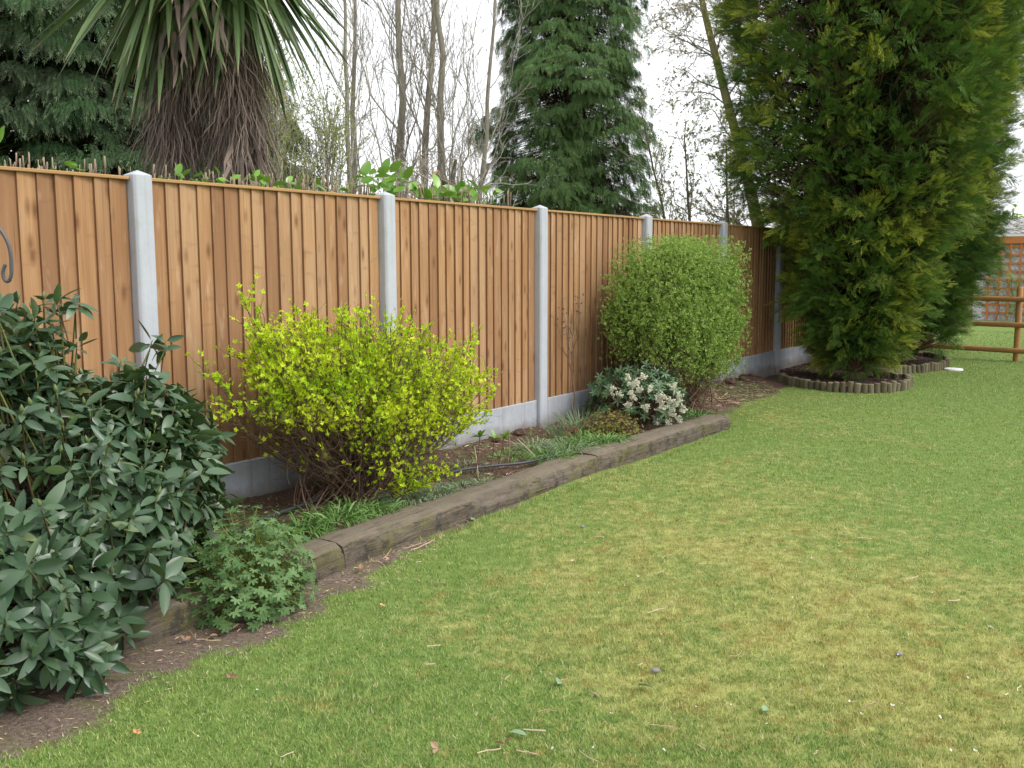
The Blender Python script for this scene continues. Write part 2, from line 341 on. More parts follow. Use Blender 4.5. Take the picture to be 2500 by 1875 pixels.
M_gdark = leafmat('dark_conifer_foliage', (.035, .095, .018), (.10, .19, .028), (.27, .31, .045), (.35, 1.), rough=.7, transl=.15)
M_bare = barkmat('bare_bark', (.21, .195, .15), (.36, .335, .26), 20)
M_twig = leafmat('bare_twig', (.24, .22, .18), (.42, .39, .32), transl=0)
M_apple = barkmat('apple_bark', (.09, .08, .06), (.22, .20, .15), 25)
M_spring = leafmat('spring_leaf', (.22, .30, .05), (.40, .46, .12), transl=.4)
M_bud = leafmat('bud', (.38, .32, .12), (.50, .45, .20), transl=.2)
M_yellow = leafmat('yellow_bloom', (.45, .45, .03), (.6, .6, .08), transl=.3)
M_cut = NT('cut_wood').fin((.65, .33, .13), .8, .1)
M_red = leafmat('red_leaf', (.10, .02, .02), (.22, .04, .03), transl=.15)
M_litg = leafmat('litter_green', (.20, .30, .17), (.30, .38, .24), rough=.45, transl=.1)
M_lito = leafmat('litter_orange', (.62, .27, .12), (.66, .38, .22), transl=.1)
M_litb = leafmat('litter_brown', (.24, .13, .08), (.42, .28, .19), transl=.1)
M_litw = leafmat('litter_pale', (.60, .56, .46), (.75, .73, .66), transl=.1)
M_litt = leafmat('litter_straw', (.34, .24, .15), (.55, .44, .30), transl=0)
M_stone = NT('grey_pebble').fin((.20, .20, .21), .8, .2)

# ---------------------------------------------------------------- ground sheet and lawn
EO_s = [-6, -1.82, -1.446, -1.17, -.695, -.274, .274, .8, 1.328, 2.9, 5.1, 5.25, 5.9, 6.8, 7.6, 8.4, 9]
EO_o = [1.9, 1.69, 1.62, 1.563, 1.56, 1.49, 1.36, 1.2, 1.10, 1.05, 1.05, .95, .72, .62, .60, .55, .2]
def bareness(x, y):
    s, o = SO(x, y); e = np.interp(s, EO_s, EO_o)
    return np.clip((e-o)/.16*.5+.5+(fbm(x, y, 6, 3)-.5)*1.0, 0, 1)
def dryness(x, y):
    d = .68*np.exp(-((x-1.2)/1.2)**2-((y-3.7)/1.5)**2)+.45*np.exp(-((x-1.3)/1.3)**2-((y-6.0)/1.5)**2)+.25*np.exp(-((x-2.4)/1.5)**2-((y-9.5)/1.6)**2)
    d = d+.35*np.exp(-((x-2.2)/.8)**2-((y-3.3)/.8)**2)
    return np.clip(d*(.6+.8*fbm(x, y, 1.1, 7)), 0, 1)
def gz(x, y):
    near = np.exp(-((np.maximum(np.abs(np.asarray(x)-3), 0)/30)**2))
    return (fbm(x, y, .9, 2)-.5)*.035*near+(fbm(x, y, 6, 9)-.5)*.008*near
def grid_axis(a, b, st, far):
    l = list(np.arange(a, b, st)); s = st
    lo = []; v = a
    while v > -far: s *= 1.35; v -= s; lo.append(v)
    hi = []; v = l[-1]; s = st
    while v < far: s *= 1.35; v += s; hi.append(v)
    return np.array(lo[::-1]+l+hi)
gx = grid_axis(-3.2, 9, .06, 500); gy = grid_axis(1.5, 19, .06, 700)
X, Y = np.meshgrid(gx, gy, indexing='ij'); nx, ny = X.shape
i = np.arange(nx-1)[:, None]; j = np.arange(ny-1)[None]
Q = np.stack([i*ny+j, (i+1)*ny+j, (i+1)*ny+j+1, i*ny+j+1], -1).reshape(-1, 4)
gr_o = raw('lawn', np.stack([X, Y, gz(X, Y)], -1).reshape(-1, 3), np.zeros((0, 3), int), Q, M_ground, smooth=True)
for nm, f in (('bare', bareness), ('dry', dryness)):
    a = gr_o.data.attributes.new(nm, 'FLOAT', 'POINT'); a.data.foreach_set('value', f(X, Y).ravel().astype(np.float32))
tag(gr_o, kind='structure', label='mown green and straw coloured lawn with a bare earth edge')

BED = [(3.585, 13.129), (3.40, 12.4), (3.433, 11.934), (3.553, 11.618), (3.762, 11.389), (4.083, 11.257), (4.382, 11.322), (4.644, 11.526), (4.84, 11.86), (4.90, 12.15), (4.80, 12.40), (4.66, 12.60),
       (4.76, 12.85), (4.965, 13.009), (5.286, 13.298), (5.604, 13.393), (5.935, 13.667), (6.22, 14.0), (6.40, 14.35), (6.46, 14.75), (6.46, 15.15), (6.35, 15.42), (6.1, 15.7), (5.9, 16.6)]
def inpoly(x, y, poly):
    x = np.asarray(x); y = np.asarray(y); c = np.zeros(x.shape, bool); n = len(poly)
    for k in range(n):
        x1, y1 = poly[k]; x2, y2 = poly[(k+1) % n]
        cond = ((y1 > y) != (y2 > y)) & (x < (x2-x1)*(y-y1)/(y2-y1+1e-12)+x1); c ^= cond
    return c
BEDP = BED+[(5.6, 16.9), (3.4, 13.4)]
# grass blades (uncountable: one object)
N = 1100000
r = 2.3*np.exp(rng.random(N)*math.log(24/2.3)); a = rng.uniform(-.72, .80, N)
x = r*np.sin(a); y = r*np.cos(a)
s_, o_ = SO(x, y); b = bareness(x, y)
keep = (b+rng.normal(0, .12, N) < .5) & (o_ > .25) & ~inpoly(x, y, BEDP) & ~((s_ < 5.16) & (o_ < 1.17)) & (rng.random(N) < .6+.6*fbm(x, y, 5, 21))
x = x[keep]; y = y[keep]; r = r[keep]; n = len(x)
h = rng.uniform(.008, .024, n)*(.75+.4*fbm(x, y, 3, 12))
edge = (rng.random(n) < .0); so1, oo1 = SO(x, y)
near_sl = (so1 < 5.2) & (oo1 < 1.24); h = np.where(near_sl, h*1.9, h)
wd = rng.uniform(.0013, .0027, n)*np.maximum(1, r/5.5)
th = rng.uniform(0, 6.283, n); ln = rng.uniform(.15, 1.1, n)*h; dx = np.cos(th); dy = np.sin(th); th2 = th+rng.normal(1.57, .6, n)
sx = np.cos(th2)*wd; sy = np.sin(th2)*wd; z = gz(x, y)-.003
V = np.stack([np.stack([x-sx, y-sy, z], -1), np.stack([x+sx, y+sy, z], -1), np.stack([x+dx*ln, y+dy*ln, z+h], -1)], 1).reshape(-1, 3)
g_o = raw('grass', V, np.arange(n*3).reshape(-1, 3), np.zeros((0, 4), int), M_grass, var=np.repeat(rng.random(n), 3))
at = g_o.data.attributes.new('dry', 'FLOAT', 'POINT'); at.data.foreach_set('value', np.repeat(dryness(x, y), 3).astype(np.float32))
tag(g_o, 'short mown grass blades covering the lawn', 'grass', kind='stuff')

def sheet(name, s0, s1, ds, o0, o1, do, f, mat, label):
    S, O = np.meshgrid(np.arange(s0, s1, ds), np.arange(o0, o1, do), indexing='ij'); P = W(S, O, f(S, O)); nx, ny = S.shape
    i = np.arange(nx-1)[:, None]; j = np.arange(ny-1)[None]
    Q = np.stack([i*ny+j, i*ny+j+1, (i+1)*ny+j+1, (i+1)*ny+j], -1).reshape(-1, 4)
    o = raw(name, P.reshape(-1, 3), np.zeros((0, 3), int), Q, mat, smooth=True); tag(o, label, kind='structure'); return o
def bedz(S, O):
    n = (fbm(S, O, 5, 31)-.5)*.04+(fbm(S, O, 22, 33)-.5)*.03
    z1 = .085+n+.02*np.exp(-(O/.2)**2)
    w_ = np.interp(S, EO_s, EO_o)+.06
    z2 = .12*np.clip(1-O/w_, -.5, 1)+n*1.3-.01
    k = np.clip((S-5.0)/.25, 0, 1); return z1*(1-k)+z2*k
sheet('bed_soil', -3.2, 8.6, .03, -.04, 1.08, .03, bedz, M_bed, 'brown earth of the raised bed along the fence')
X, Y = np.meshgrid(np.arange(3.3, 6.8, .05), np.arange(11.1, 17, .05), indexing='ij'); ins = inpoly(X, Y, BEDP)
Z = np.where(ins, .055+(fbm(X, Y, 4, 41)-.5)*.05+(fbm(X, Y, 18, 43)-.5)*.03, -.06); nx, ny = X.shape
i = np.arange(nx-1)[:, None]; j = np.arange(ny-1)[None]
Q = np.stack([i*ny+j, (i+1)*ny+j, (i+1)*ny+j+1, i*ny+j+1], -1).reshape(-1, 4)
tag(raw('tree_bed_soil', np.stack([X, Y, Z], -1).reshape(-1, 3), np.zeros((0, 3), int), Q, M_mulch, smooth=True), 'dark mulched earth under the conifers', kind='structure')

# ---------------------------------------------------------------- fence
PS = [-1.92, 0, 1.915, 3.843, 5.785, 7.715, 9.608, 11.45, 13.33, 15.25, 17.17]
post_labels = {0: None, 1: 'tall nearest concrete fence post rising behind the rhododendron', 2: 'concrete fence post rising behind the yellow shrub', 3: 'concrete fence post standing clear between the yellow and green shrubs',
 4: 'concrete fence post whose top shows above the dense green shrub', 5: 'concrete fence post just right of the dense green shrub top', 6: 'concrete fence post nearest the big conifer, left of it',
 7: 'concrete fence post half hidden behind the conifer branches', 8: 'concrete fence post deep behind the big conifer', 9: 'concrete fence post at the hidden far end behind the conifers', 10: 'last concrete fence post behind the conifers'}
def frame(o, s, off=0., z=0.):
    p = W(s, off, z); o.location = tuple(p); o.rotation_euler = (0, 0, TH)
def make_post():
    a = Acc(); hw, dp, ch = .0575, .052, .012    # local x along the fence, y away from camera side
    prof = [(-hw+ch, -dp), (hw-ch, -dp), (hw, -dp+ch), (hw, dp-ch), (hw-ch, dp), (-hw+ch, dp), (-hw, dp-ch), (-hw, -dp+ch)]
    ztop = 1.962; V = [(x, y, -.3) for x, y in prof]+[(x, y, ztop) for x, y in prof]+[(0, 0, ztop+.026)]; Q = [(k, (k+1) % 8, 8+(k+1) % 8, 8+k) for k in range(8)]
    T = [(8+k, 8+(k+1) % 8, 16) for k in range(8)]
    a.add(V, T, Q); o = a.build('concrete_post', M_post); bevel(o, .003, 1); return o
post0 = make_post()
for k, s in enumerate(PS):
    if k == 0: continue
    o = post0 if k == 1 else post0.copy()
    if k > 1: C.objects.link(o)
    frame(o, s-.0575, -.052); o.rotation_euler.z += random.Random(k).uniform(-.01, .01)
    tag(o, post_labels[k], 'fence post', 'concrete posts of the garden fence')
# the local frame of a fence object: +x = along, +y = toward the neighbour (since rot = TH, local -y = camera side)
pan_labels = ['orange brown fence panel at the left edge of the photo, before the first concrete post', 'orange brown fence panel behind the yellow shrub and rhododendron, right of the nearest post', 'orange brown fence panel right of the yellow shrub, third from the left',
 'orange brown fence panel with the bare sapling in front, left part of the green shrub', 'orange brown fence panel behind the top of the dense green shrub', 'orange brown fence panel right of the green shrub, before the conifer',
 'shaded brown fence panel under the left branches of the conifer', 'dark shaded fence panel directly behind the big conifer', 'hidden fence panel behind the conifer foliage', 'farthest fence panel behind the conifers']
gb_labels = ['concrete gravel board behind the rhododendron at left', 'streaked grey concrete gravel board under the panel behind the yellow shrub', 'clean pale gravel board between yellow shrub and clear post', 'pale gravel board behind the bare sapling',
 'gravel board behind the stems of the dense green shrub', 'white gravel board right of the green shrub', 'gravel board at the left foot of the conifer', 'gravel board in shade behind the big conifer trunk', 'hidden gravel board behind the conifers', 'farthest gravel board behind the conifers']
for k in range(10):
    s0 = PS[k]+.004; s1 = PS[k+1]-.115-.004; L = s1-s0; R = random.Random(100+k)
    e = empty('fence_panel', (0, 0, 0), pan_labels[k], 'fence panel', 'brown fence panels'); frame(e, s0, 0)
    a = Acc(); x = 0; nb = 18; pitch = L/nb
    cuts = [0]+[min(L, (q+R.uniform(-.10, .10))*pitch) for q in range(1, nb)]+[L]
    for q in range(nb):
        x0 = cuts[q]; x1 = cuts[q+1]+.004 if q < nb-1 else L; tk = .020+R.uniform(-.004, .003); v = R.random(); yf = .052; zb = .338+R.uniform(-.004, .003)
        lean = R.uniform(-.002, .002); nseg = 4
        cup = R.uniform(-.0015, .0015)
        f0 = yf-tk+.014; f1 = yf+.010
        V = []; tp = []
        for zz, dx in ((zb, 0), (1.935, lean)):
            V += [(x0+dx, f1+.004, zz), (x0+dx, f0+.0015, zz), (x0+.0025+dx, f0, zz), ((x0+x1)/2+dx, (f0+f1)/2+cup, zz), (x1+dx, f1, zz)]
        # thick edge (sawn side, its dark colour also carries some painted step shade), then the sloping face
        Vd = [V[0], V[1], V[5], V[6]]; a.add(Vd, None, [(0, 1, 3, 2)], v, 1.)
        a.add([V[1], V[2], V[3], V[4], V[6], V[7], V[8], V[9]], None, [(0, 1, 5, 4), (1, 2, 6, 5), (2, 3, 7, 6)], v, 0.)
        a.add([V[0], V[1], V[2], V[3], V[4]], [(0, 1, 2), (0, 2, 3), (0, 3, 4)], None, v, 1.)
    box(a, (0, yf+.016, .36), (L, yf+.045, 1.93), .3)
    ob = a.build('boards', M_wood); ob.parent = e
    a = Acc(); box(a, (-.002, .034, 1.934), (L+.002, .100, 1.952)); ob = a.build('capping_rail', M_cap); ob.parent = e; bevel(ob, .003, 1)
    a = Acc(); box(a, (0, 0, 0), (PS[k+1]-.115-PS[k], .045, .43)); g = a.build('gravel_board', M_gravel, label=gb_labels[k], cat='gravel board', group='concrete gravel boards under the fence panels')
    frame(g, PS[k], -.040, -.095); bevel(g, .005, 1)

# ---------------------------------------------------------------- sleepers
def sleeper(x0, y0, x1, y1, wid, seed, label, notch=None):
    d = np.array([x1-x0, y1-y0]); L = np.linalg.norm(d); d = d/L; nrml = np.array([-d[1], d[0]])
    m = 90; hh = .128; prof = []
    for (cy, cz, a0) in ((.018, -.04, 270), (wid-.018, -.04, 360), (wid-.02, hh-.02, 0), (.024, hh-.024, 90)):
        pass
    pr = [(0, -.08), (0, .03), (0, .07), (0, .10), (.006, .118), (.020, .128), (.06, .130), (.11, .130), (.16, .130), (wid-.02, .128), (wid-.004, .112), (wid, .08), (wid, 0.), (wid, -.08)]
    pr = np.array(pr); k = len(pr); u = np.linspace(0, L, m); V = []
    for q, uu in enumerate(u):
        n = fbm(np.full(k, uu)+seed*7, pr[:, 1]*1.5+pr[:, 0], 5, seed)-.5; n2 = fbm(np.full(k, uu)+seed, pr[:, 1]+pr[:, 0]*2, 24, seed+3)-.5
        e = .006*np.exp(-min(uu, L-uu)/.012)
        yy = pr[:, 0]+n*.030+n2*.010; zz = pr[:, 1]+(fbm(uu+seed*3, pr[:, 0], 3, seed+8)-.5)*.022*(pr[:, 1] > .05)+n2*.010
        chip = np.clip(fbm(uu+seed*5, 0, 2.2, seed+5)-.52, 0, 1)*.22
        edge_ = (pr[:, 1] > .09) & (pr[:, 0] < .05)
        zz = zz-chip*edge_*.6; yy = yy+chip*edge_*.5
        yy = np.where(pr[:, 0] < wid/2, yy+e, yy-e); zz = np.where(pr[:, 1] > .05, zz-e, zz)
        V.append(np.stack([np.full(k, uu), yy, zz], -1))
    V = np.array(V).reshape(-1, 3)
    i = np.arange(m-1)[:, None]; j = np.arange(k-1)[None]
    Q = np.stack([i*k+j, i*k+j+1, (i+1)*k+j+1, (i+1)*k+j], -1).reshape(-1, 4)[:, ::-1]
    a = Acc(); a.add(V, None, Q)
    c0 = V[:k].mean(0); c1 = V[-k:].mean(0)
    a.add(np.vstack([V[:k], c0]), [(q, q+1, k) for q in range(k-1)]); a.add(np.vstack([V[-k:], c1]), [(q+1, q, k) for q in range(k-1)])
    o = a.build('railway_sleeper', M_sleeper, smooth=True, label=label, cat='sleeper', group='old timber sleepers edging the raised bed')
    o.location = (x0, y0, 0); o.rotation_euler = (0, 0, math.atan2(d[1], d[0]))
sleeper(-2.27, 2.43, -.825, 4.719, .21, 1, 'dark weathered sleeper running under the cranesbill clump at left')
sleeper(-.822, 4.724, .618, 6.958, .21, 2, 'weathered sleeper with mossy chipped edge in front of the yellow shrub')
sleeper(.630, 6.976, 1.985, 8.80, .22, 3, 'weathered sleeper in front of the white flowering bush, farthest along the bed')

# ---------------------------------------------------------------- log edging
a = Acc(); k = 10; th = np.arange(k)*2*np.pi/k
ring = lambda r, z: [(r*math.cos(t_), r*math.sin(t_), z) for t_ in th]
V = ring(.037, -.06)+ring(.037, .118)+ring(.031, .125)+[(0, 0, .126)]
a.add(V, [(2*k+q, 2*k+(q+1) % k, 3*k) for q in range(k)], [(p*k+q, p*k+(q+1) % k, (p+1)*k+(q+1) % k, (p+1)*k+q) for p in range(2) for q in range(k)])
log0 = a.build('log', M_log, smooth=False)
def edging(pts, label, first):
    pts = np.array(pts); seg = np.linalg.norm(np.diff(pts, axis=0), axis=1); cum = np.concatenate([[0], np.cumsum(seg)]); n = int(cum[-1]/.077)
    e = empty('log_roll_edging', (*pts[0], 0), label, 'edging', 'log roll edgings of the conifer beds'); R = random.Random(len(pts))
    for q in range(n):
        s = (q+.5)*cum[-1]/n; x = np.interp(s, cum, pts[:, 0]); y = np.interp(s, cum, pts[:, 1])
        o = log0 if first and q == 0 else log0.copy()
        if not (first and q == 0): C.objects.link(o)
        o.parent = e; o.location = (x-pts[0][0], y-pts[0][1], R.uniform(-.022, .008)); o.rotation_euler = (R.uniform(-.07, .07), R.uniform(-.07, .07), R.uniform(0, 3)); sc = R.uniform(.86, 1.08); o.scale = (sc, sc, 1)
edging(BED[1:12], 'grey log roll edging curving round the front conifer bed', True)
edging(BED[12:23], 'mossy log roll edging round the second conifer bed behind', False)

# ---------------------------------------------------------------- leaf templates
def leaf_tpl(w=.36, fold=.12, curl=.25, m=5, tipp=1.0):
    t = np.linspace(0, 1, m+1); hw = w/2*np.sin(np.pi*np.clip(t**.85, 0, 1))**.75; V = []; 
    for q in range(m+1):
        V += [(-hw[q], t[q], -curl*t[q]**2+fold*hw[q]), (0, t[q], -curl*t[q]**2), (hw[q], t[q], -curl*t[q]**2+fold*hw[q])]
    Q = []
    for q in range(m): Q += [(3*q, 3*q+1, 3*q+4, 3*q+3), (3*q+1, 3*q+2, 3*q+5, 3*q+4)]
    V = np.array(V); return dict(V=V, Q=np.array(Q), tip=V[:, 1])
def dia_tpl(w=.5, fold=.15):
    V = np.array([(0, 0, 0), (-w/2, .45, fold), (0, 1, -.1), (w/2, .45, fold), (0, .5, 0)])
    return dict(V=V, T=np.array([(0, 4, 1), (1, 4, 2), (0, 3, 4), (4, 3, 2)]), tip=V[:, 1])
def simple_tpl(w=.5):
    V = np.array([(0, 0, 0), (-w/2, .5, .05), (0, 1, 0), (w/2, .5, .05)]); return dict(V=V, Q=np.array([(0, 3, 2, 1)]), tip=V[:, 1])
def merge_tpl(parts):
    V = []; T = []; Q = []; tip = []; n = 0
    for tp in parts:
        V.append(tp['V']); tip.append(tp['tip'])
        if 'T' in tp: T.append(tp['T']+n)
        if 'Q' in tp: Q.append(tp['Q']+n)
        n += len(tp['V'])
    d = dict(V=np.concatenate(V), tip=np.concatenate(tip))
    if T: d['T'] = np.concatenate(T)
    if Q: d['Q'] = np.concatenate(Q)
    return d
def xf(tp, rotz, tilt, sc, off=(0, 0, 0), tip=None):
    v = tp['V']*sc; ct, st_ = math.cos(tilt), math.sin(tilt); v = np.stack([v[:, 0], v[:, 1]*ct-v[:, 2]*st_, v[:, 1]*st_+v[:, 2]*ct], -1)
    c_, s_ = math.cos(rotz), math.sin(rotz); v = np.stack([v[:, 0]*c_-v[:, 1]*s_, v[:, 0]*s_+v[:, 1]*c_, v[:, 2]], -1)+np.array(off)
    d = dict(tp); d['V'] = v
    if tip is not None: d['tip'] = np.full(len(v), tip)
    return d

# ---------------------------------------------------------------- rhododendron
def rhododendron():
    loc = (-1.75, 3.9, 0); e = empty('rhododendron', loc, 'large leathery dark green rhododendron at left in front of the fence', 'shrub')
    # crown points: top shoots listed by hand (tall ones), the rest filled over a lumpy dome
    tops = [(-1.87, 3.94, 1.36), (-1.92, 3.83, 1.36), (-1.9, 3.89, 1.23), (-1.86, 3.99, 1.11), (-1.71, 4.28, 1.08), (-1.62, 4.42, 1.16), (-1.58, 4.47, 1.15), (-1.66, 4.36, .98), (-1.61, 4.45, .95), (-1.73, 4.26, .92), (-1.9, 3.92, 1.04), (-1.94, 3.83, 1.0), (-1.93, 3.81, 1.22), (-1.82, 4.08, 1.06), (-1.51, 4.6, .66), (-1.44, 4.69, .68), (-1.56, 4.53, .70), (-1.64, 4.42, .70), (-1.81, 4.13, .86), (-1.77, 4.19, .96), (-1.56, 4.54, .51), (-1.9, 3.95, .73), (-1.86, 4.04, .9), (-1.8, 4.17, .66), (-1.66, 4.38, .84), (-1.96, 3.77, 1.12), (-1.57, 4.54, .44), (-1.8, 4.14, 1.02), (-1.92, 3.88, .98), (-1.84, 4.06, .99), (-1.74, 4.24, 1.0)]
    n = 980; P = []
    cs = np.array([[-1.85, 3.75, .45], [-1.72, 4.25, .45], [-1.78, 3.35, .30], [-2.1, 3.9, .62], [-1.62, 4.45, .50]]); rs = np.array([[.52, .62, .58], [.38, .42, .56], [.36, .52, .40], [.50, .8, .66], [.26, .32, .46]])
    while len(P) < n:
        k = rng.integers(0, 5); d = rdir(1)[0]; p = cs[k]+rs[k]*d*rng.uniform(.66, 1.04)
        if p[2] < .07 or p[1]*.0+p[0] < -2.6: continue
        inside = (((p-cs)/rs)**2).sum(1) < .33
        if inside.any(): continue
        P.append(p)
    fill = np.array([-1.90, 3.85, 1.08])+rng.normal(0, 1, (70, 3))*[.10, .10, .12]; fill2 = np.array([-1.68, 4.2, .80])+rng.normal(0, 1, (60, 3))*[.12, .14, .12]; fill3 = np.array([-1.62, 3.75, .55])+rng.normal(0, 1, (70, 3))*[.14, .14, .12]
    P = np.vstack([np.array(P), fill, fill2, fill3, tops]); n = len(P)
    s_, o_ = SO(P[:, 0], P[:, 1]); P = P[(o_ > .08)]; n = len(P)
    ctr = np.array([-1.75, 3.95, .15]); out = nrm(P-ctr); A = nrm(out*1.0+DZ*rng.uniform(.2, .9, (n, 1))+rng.normal(0, .2, (n, 3)))
    A[-len(tops):] = nrm(np.array([[.1, -.1, 1]])+rng.normal(0, .15, (len(tops), 3)))
    # each whorl: 6-9 leaves radiating from the stem tip
    LP, LA, LU, LS, LV = [], [], [], [], []
    for q in range(n):
        ax = A[q]; x1 = nrm(np.cross(ax, [.3, .1, 1.])); y1 = np.cross(ax, x1); m = rng.integers(7, 11); ph = rng.uniform(0, 6.28); wv = rng.random()
        sz = rng.uniform(.072, .130)
        for l in range(m):
            th = ph+l*2.4; el = rng.uniform(-.55, .8)-.25*(l/m); d = (x1*math.cos(th)+y1*math.sin(th))*math.cos(el)+ax*math.sin(el)
            LP.append(P[q]-ax*.05*(l/m)+d*.008); LA.append(d); LU.append(ax+rng.normal(0, .45, 3)); LS.append(sz*rng.uniform(.55, 1.12)); LV.append(np.clip(wv*.4+rng.random()*.6, 0, 1))
    al = a = Acc(); LP, LA, LU, LS, LV = map(np.array, (LP, LA, LU, LS, LV))
    tp = [leaf_tpl(.36, .25, .18, 6), leaf_tpl(.38, .1, .45, 6), leaf_tpl(.35, .45, -.08, 6)]; sel = rng.integers(0, 3, len(LP))
    for k in range(3): m = sel == k; place(a, tp[k], LP[m], LA[m], LU[m], LS[m], LV[m])
    # stems
    base = np.array([-1.80, 4.0, 0.])+rng.normal(0, .12, (n, 3))*[1, 1.2, 0]; mid = (base+P)/2+np.array([0, 0, 1.])*rng.uniform(-.05, .12, (n, 1))-out*.12
    a = Acc(); pts = bez(base, mid, P-A*.05, 8); tubes(a, pts, np.linspace(.008, .0035, 8)[None]*rng.uniform(.8, 1.3, (n, 1)), 5)
    tubes(a, np.stack([P-A*.14-out*.02, P-A*.07, P], 1), np.array([[.0035, .003, .0025]]), 5); a.build('stems', M_rhstem, e, smooth=True)
    a = al; m = rng.random(n) < .3; Pb = P[m]; Ab = A[m]
    tubes(a, Pb[:, None]+Ab[:, None]*np.linspace(0, .035, 6)[None, :, None], np.array([[.003, .007, .008, .007, .004, .0008]]), 6, var=.95); a.build('leaves', M_rhodo, e, smooth=True)
rhododendron()

# ---------------------------------------------------------------- cranesbill clump
def lobed():
    V = [(0, 0, 0)]; T = []; lob = 5
    angs = np.linspace(-2.1, 2.1, lob*4+1)
    for q, an in enumerate(angs):
        rr = [.42, .82, 1., .82][q % 4]*(1-.12*abs(an)/2.1); V.append((math.sin(an)*rr, math.cos(an)*rr, .12*rr-.10*rr*rr+(.05 if q % 2 else 0)))
    for q in range(len(angs)-1): T.append((0, q+2, q+1))
    V = np.array(V); return dict(V=V, T=np.array(T), tip=np.linalg.norm(V, axis=1))
def mound_clump(name, ctr, R3, n, tpl, mat, smat, sz, label, cat, petiole=True, lift=.6, group=None, jit=.3, shell=.6):
    ctr = np.array(ctr, float); R3 = np.array(R3); e = empty(name, (ctr[0], ctr[1], 0), label, cat, group)
    d = rdir(n); d[:, 2] = np.abs(d[:, 2])*rng.choice([1, -.35], n, p=[.8, .2]); P = ctr+R3*d*rng.uniform(shell, 1.0, (n, 1)); P[:, 2] = np.maximum(P[:, 2], .03)
    a = Acc(); U = nrm(d+DZ*lift+rng.normal(0, jit, (n, 3))); A = nrm(np.cross(np.cross(U, d+rng.normal(0, .5, (n, 3))+[0, 0, -.5]), U))
    place(a, tpl, P, A, U, rng.uniform(*sz, n)); a.build('leaves', mat, e)
    if petiole:
        a = Acc(); base = ctr*[1, 1, 0]+rng.normal(0, 1, (n, 3))*R3*.15*[1, 1, 0]+[0, 0, .02]; tubes(a, bez(base, (base+P)/2+[0, 0, .05], P, 6), .0014, 3); a.build('leaf_stalks', smat, e)
    return e
mound_clump('cranesbill', (-1.17, 4.20, .05), (.31, .38, .40), 800, lobed(), M_geran, M_rstem, (.022, .040), 'light green cranesbill clump with lobed leaves spilling over the sleeper', 'plant')

# ---------------------------------------------------------------- twiggy shrubs
def shrub(name, loc, label, base, targets, nst_r, twig, leaf, mats, ctrl=.35, parts=('stems', 'leaves')):
    """base (n,3) -> targets (n,3) stems; twig=(per,t0,L0,L1,ang,bend,r); leaf=(n per twig, tpl, s0, s1)"""
    e = empty(name, loc, label, 'shrub'); n = len(base)
    mid = base+(targets-base)*[.6, .6, .5]+rng.normal(0, .03, (n, 3)); pts = bez(base, mid, targets, 10); pts[:, 1:] += np.cumsum(rng.normal(0, .006, (n, 9, 3)), 1)
    a = Acc(); R = np.linspace(1, .35, 10)[None]*rng.uniform(.7, 1.3, (n, 1))*nst_r; tubes(a, pts, R, 4)
    per, t0, L0, L1, ang, bend, tr = twig
    tw, trr = branches(pts, R, per, t0, 1., L0, L1, ang, bend, 5, .05, .4, .6, .3, tr); tubes(a, tw, trr, 3); a.build(parts[0], mats[0], e)
    return e, pts, tw
def clusters(acc, tw, per, tpl, s0, s1, t0=.15, up=.5, spread=.6, reject=None, varf=None):
    n = len(tw)*per; idx = np.repeat(np.arange(len(tw)), per); t = rng.uniform(t0, 1, n); p, tg = interp(tw, idx, t)
    if reject is not None:
        k = reject(p); p = p[k]; tg = tg[k]; n = len(p)
    A = nrm(tg*.5+rdir(n)*spread+DZ*up*.5); place(acc, tpl, p+rng.normal(0, .006, (n, 3)), A, DZ+rng.normal(0, .5, (n, 3)), rng.uniform(s0, s1, n), None if varf is None else varf(p))

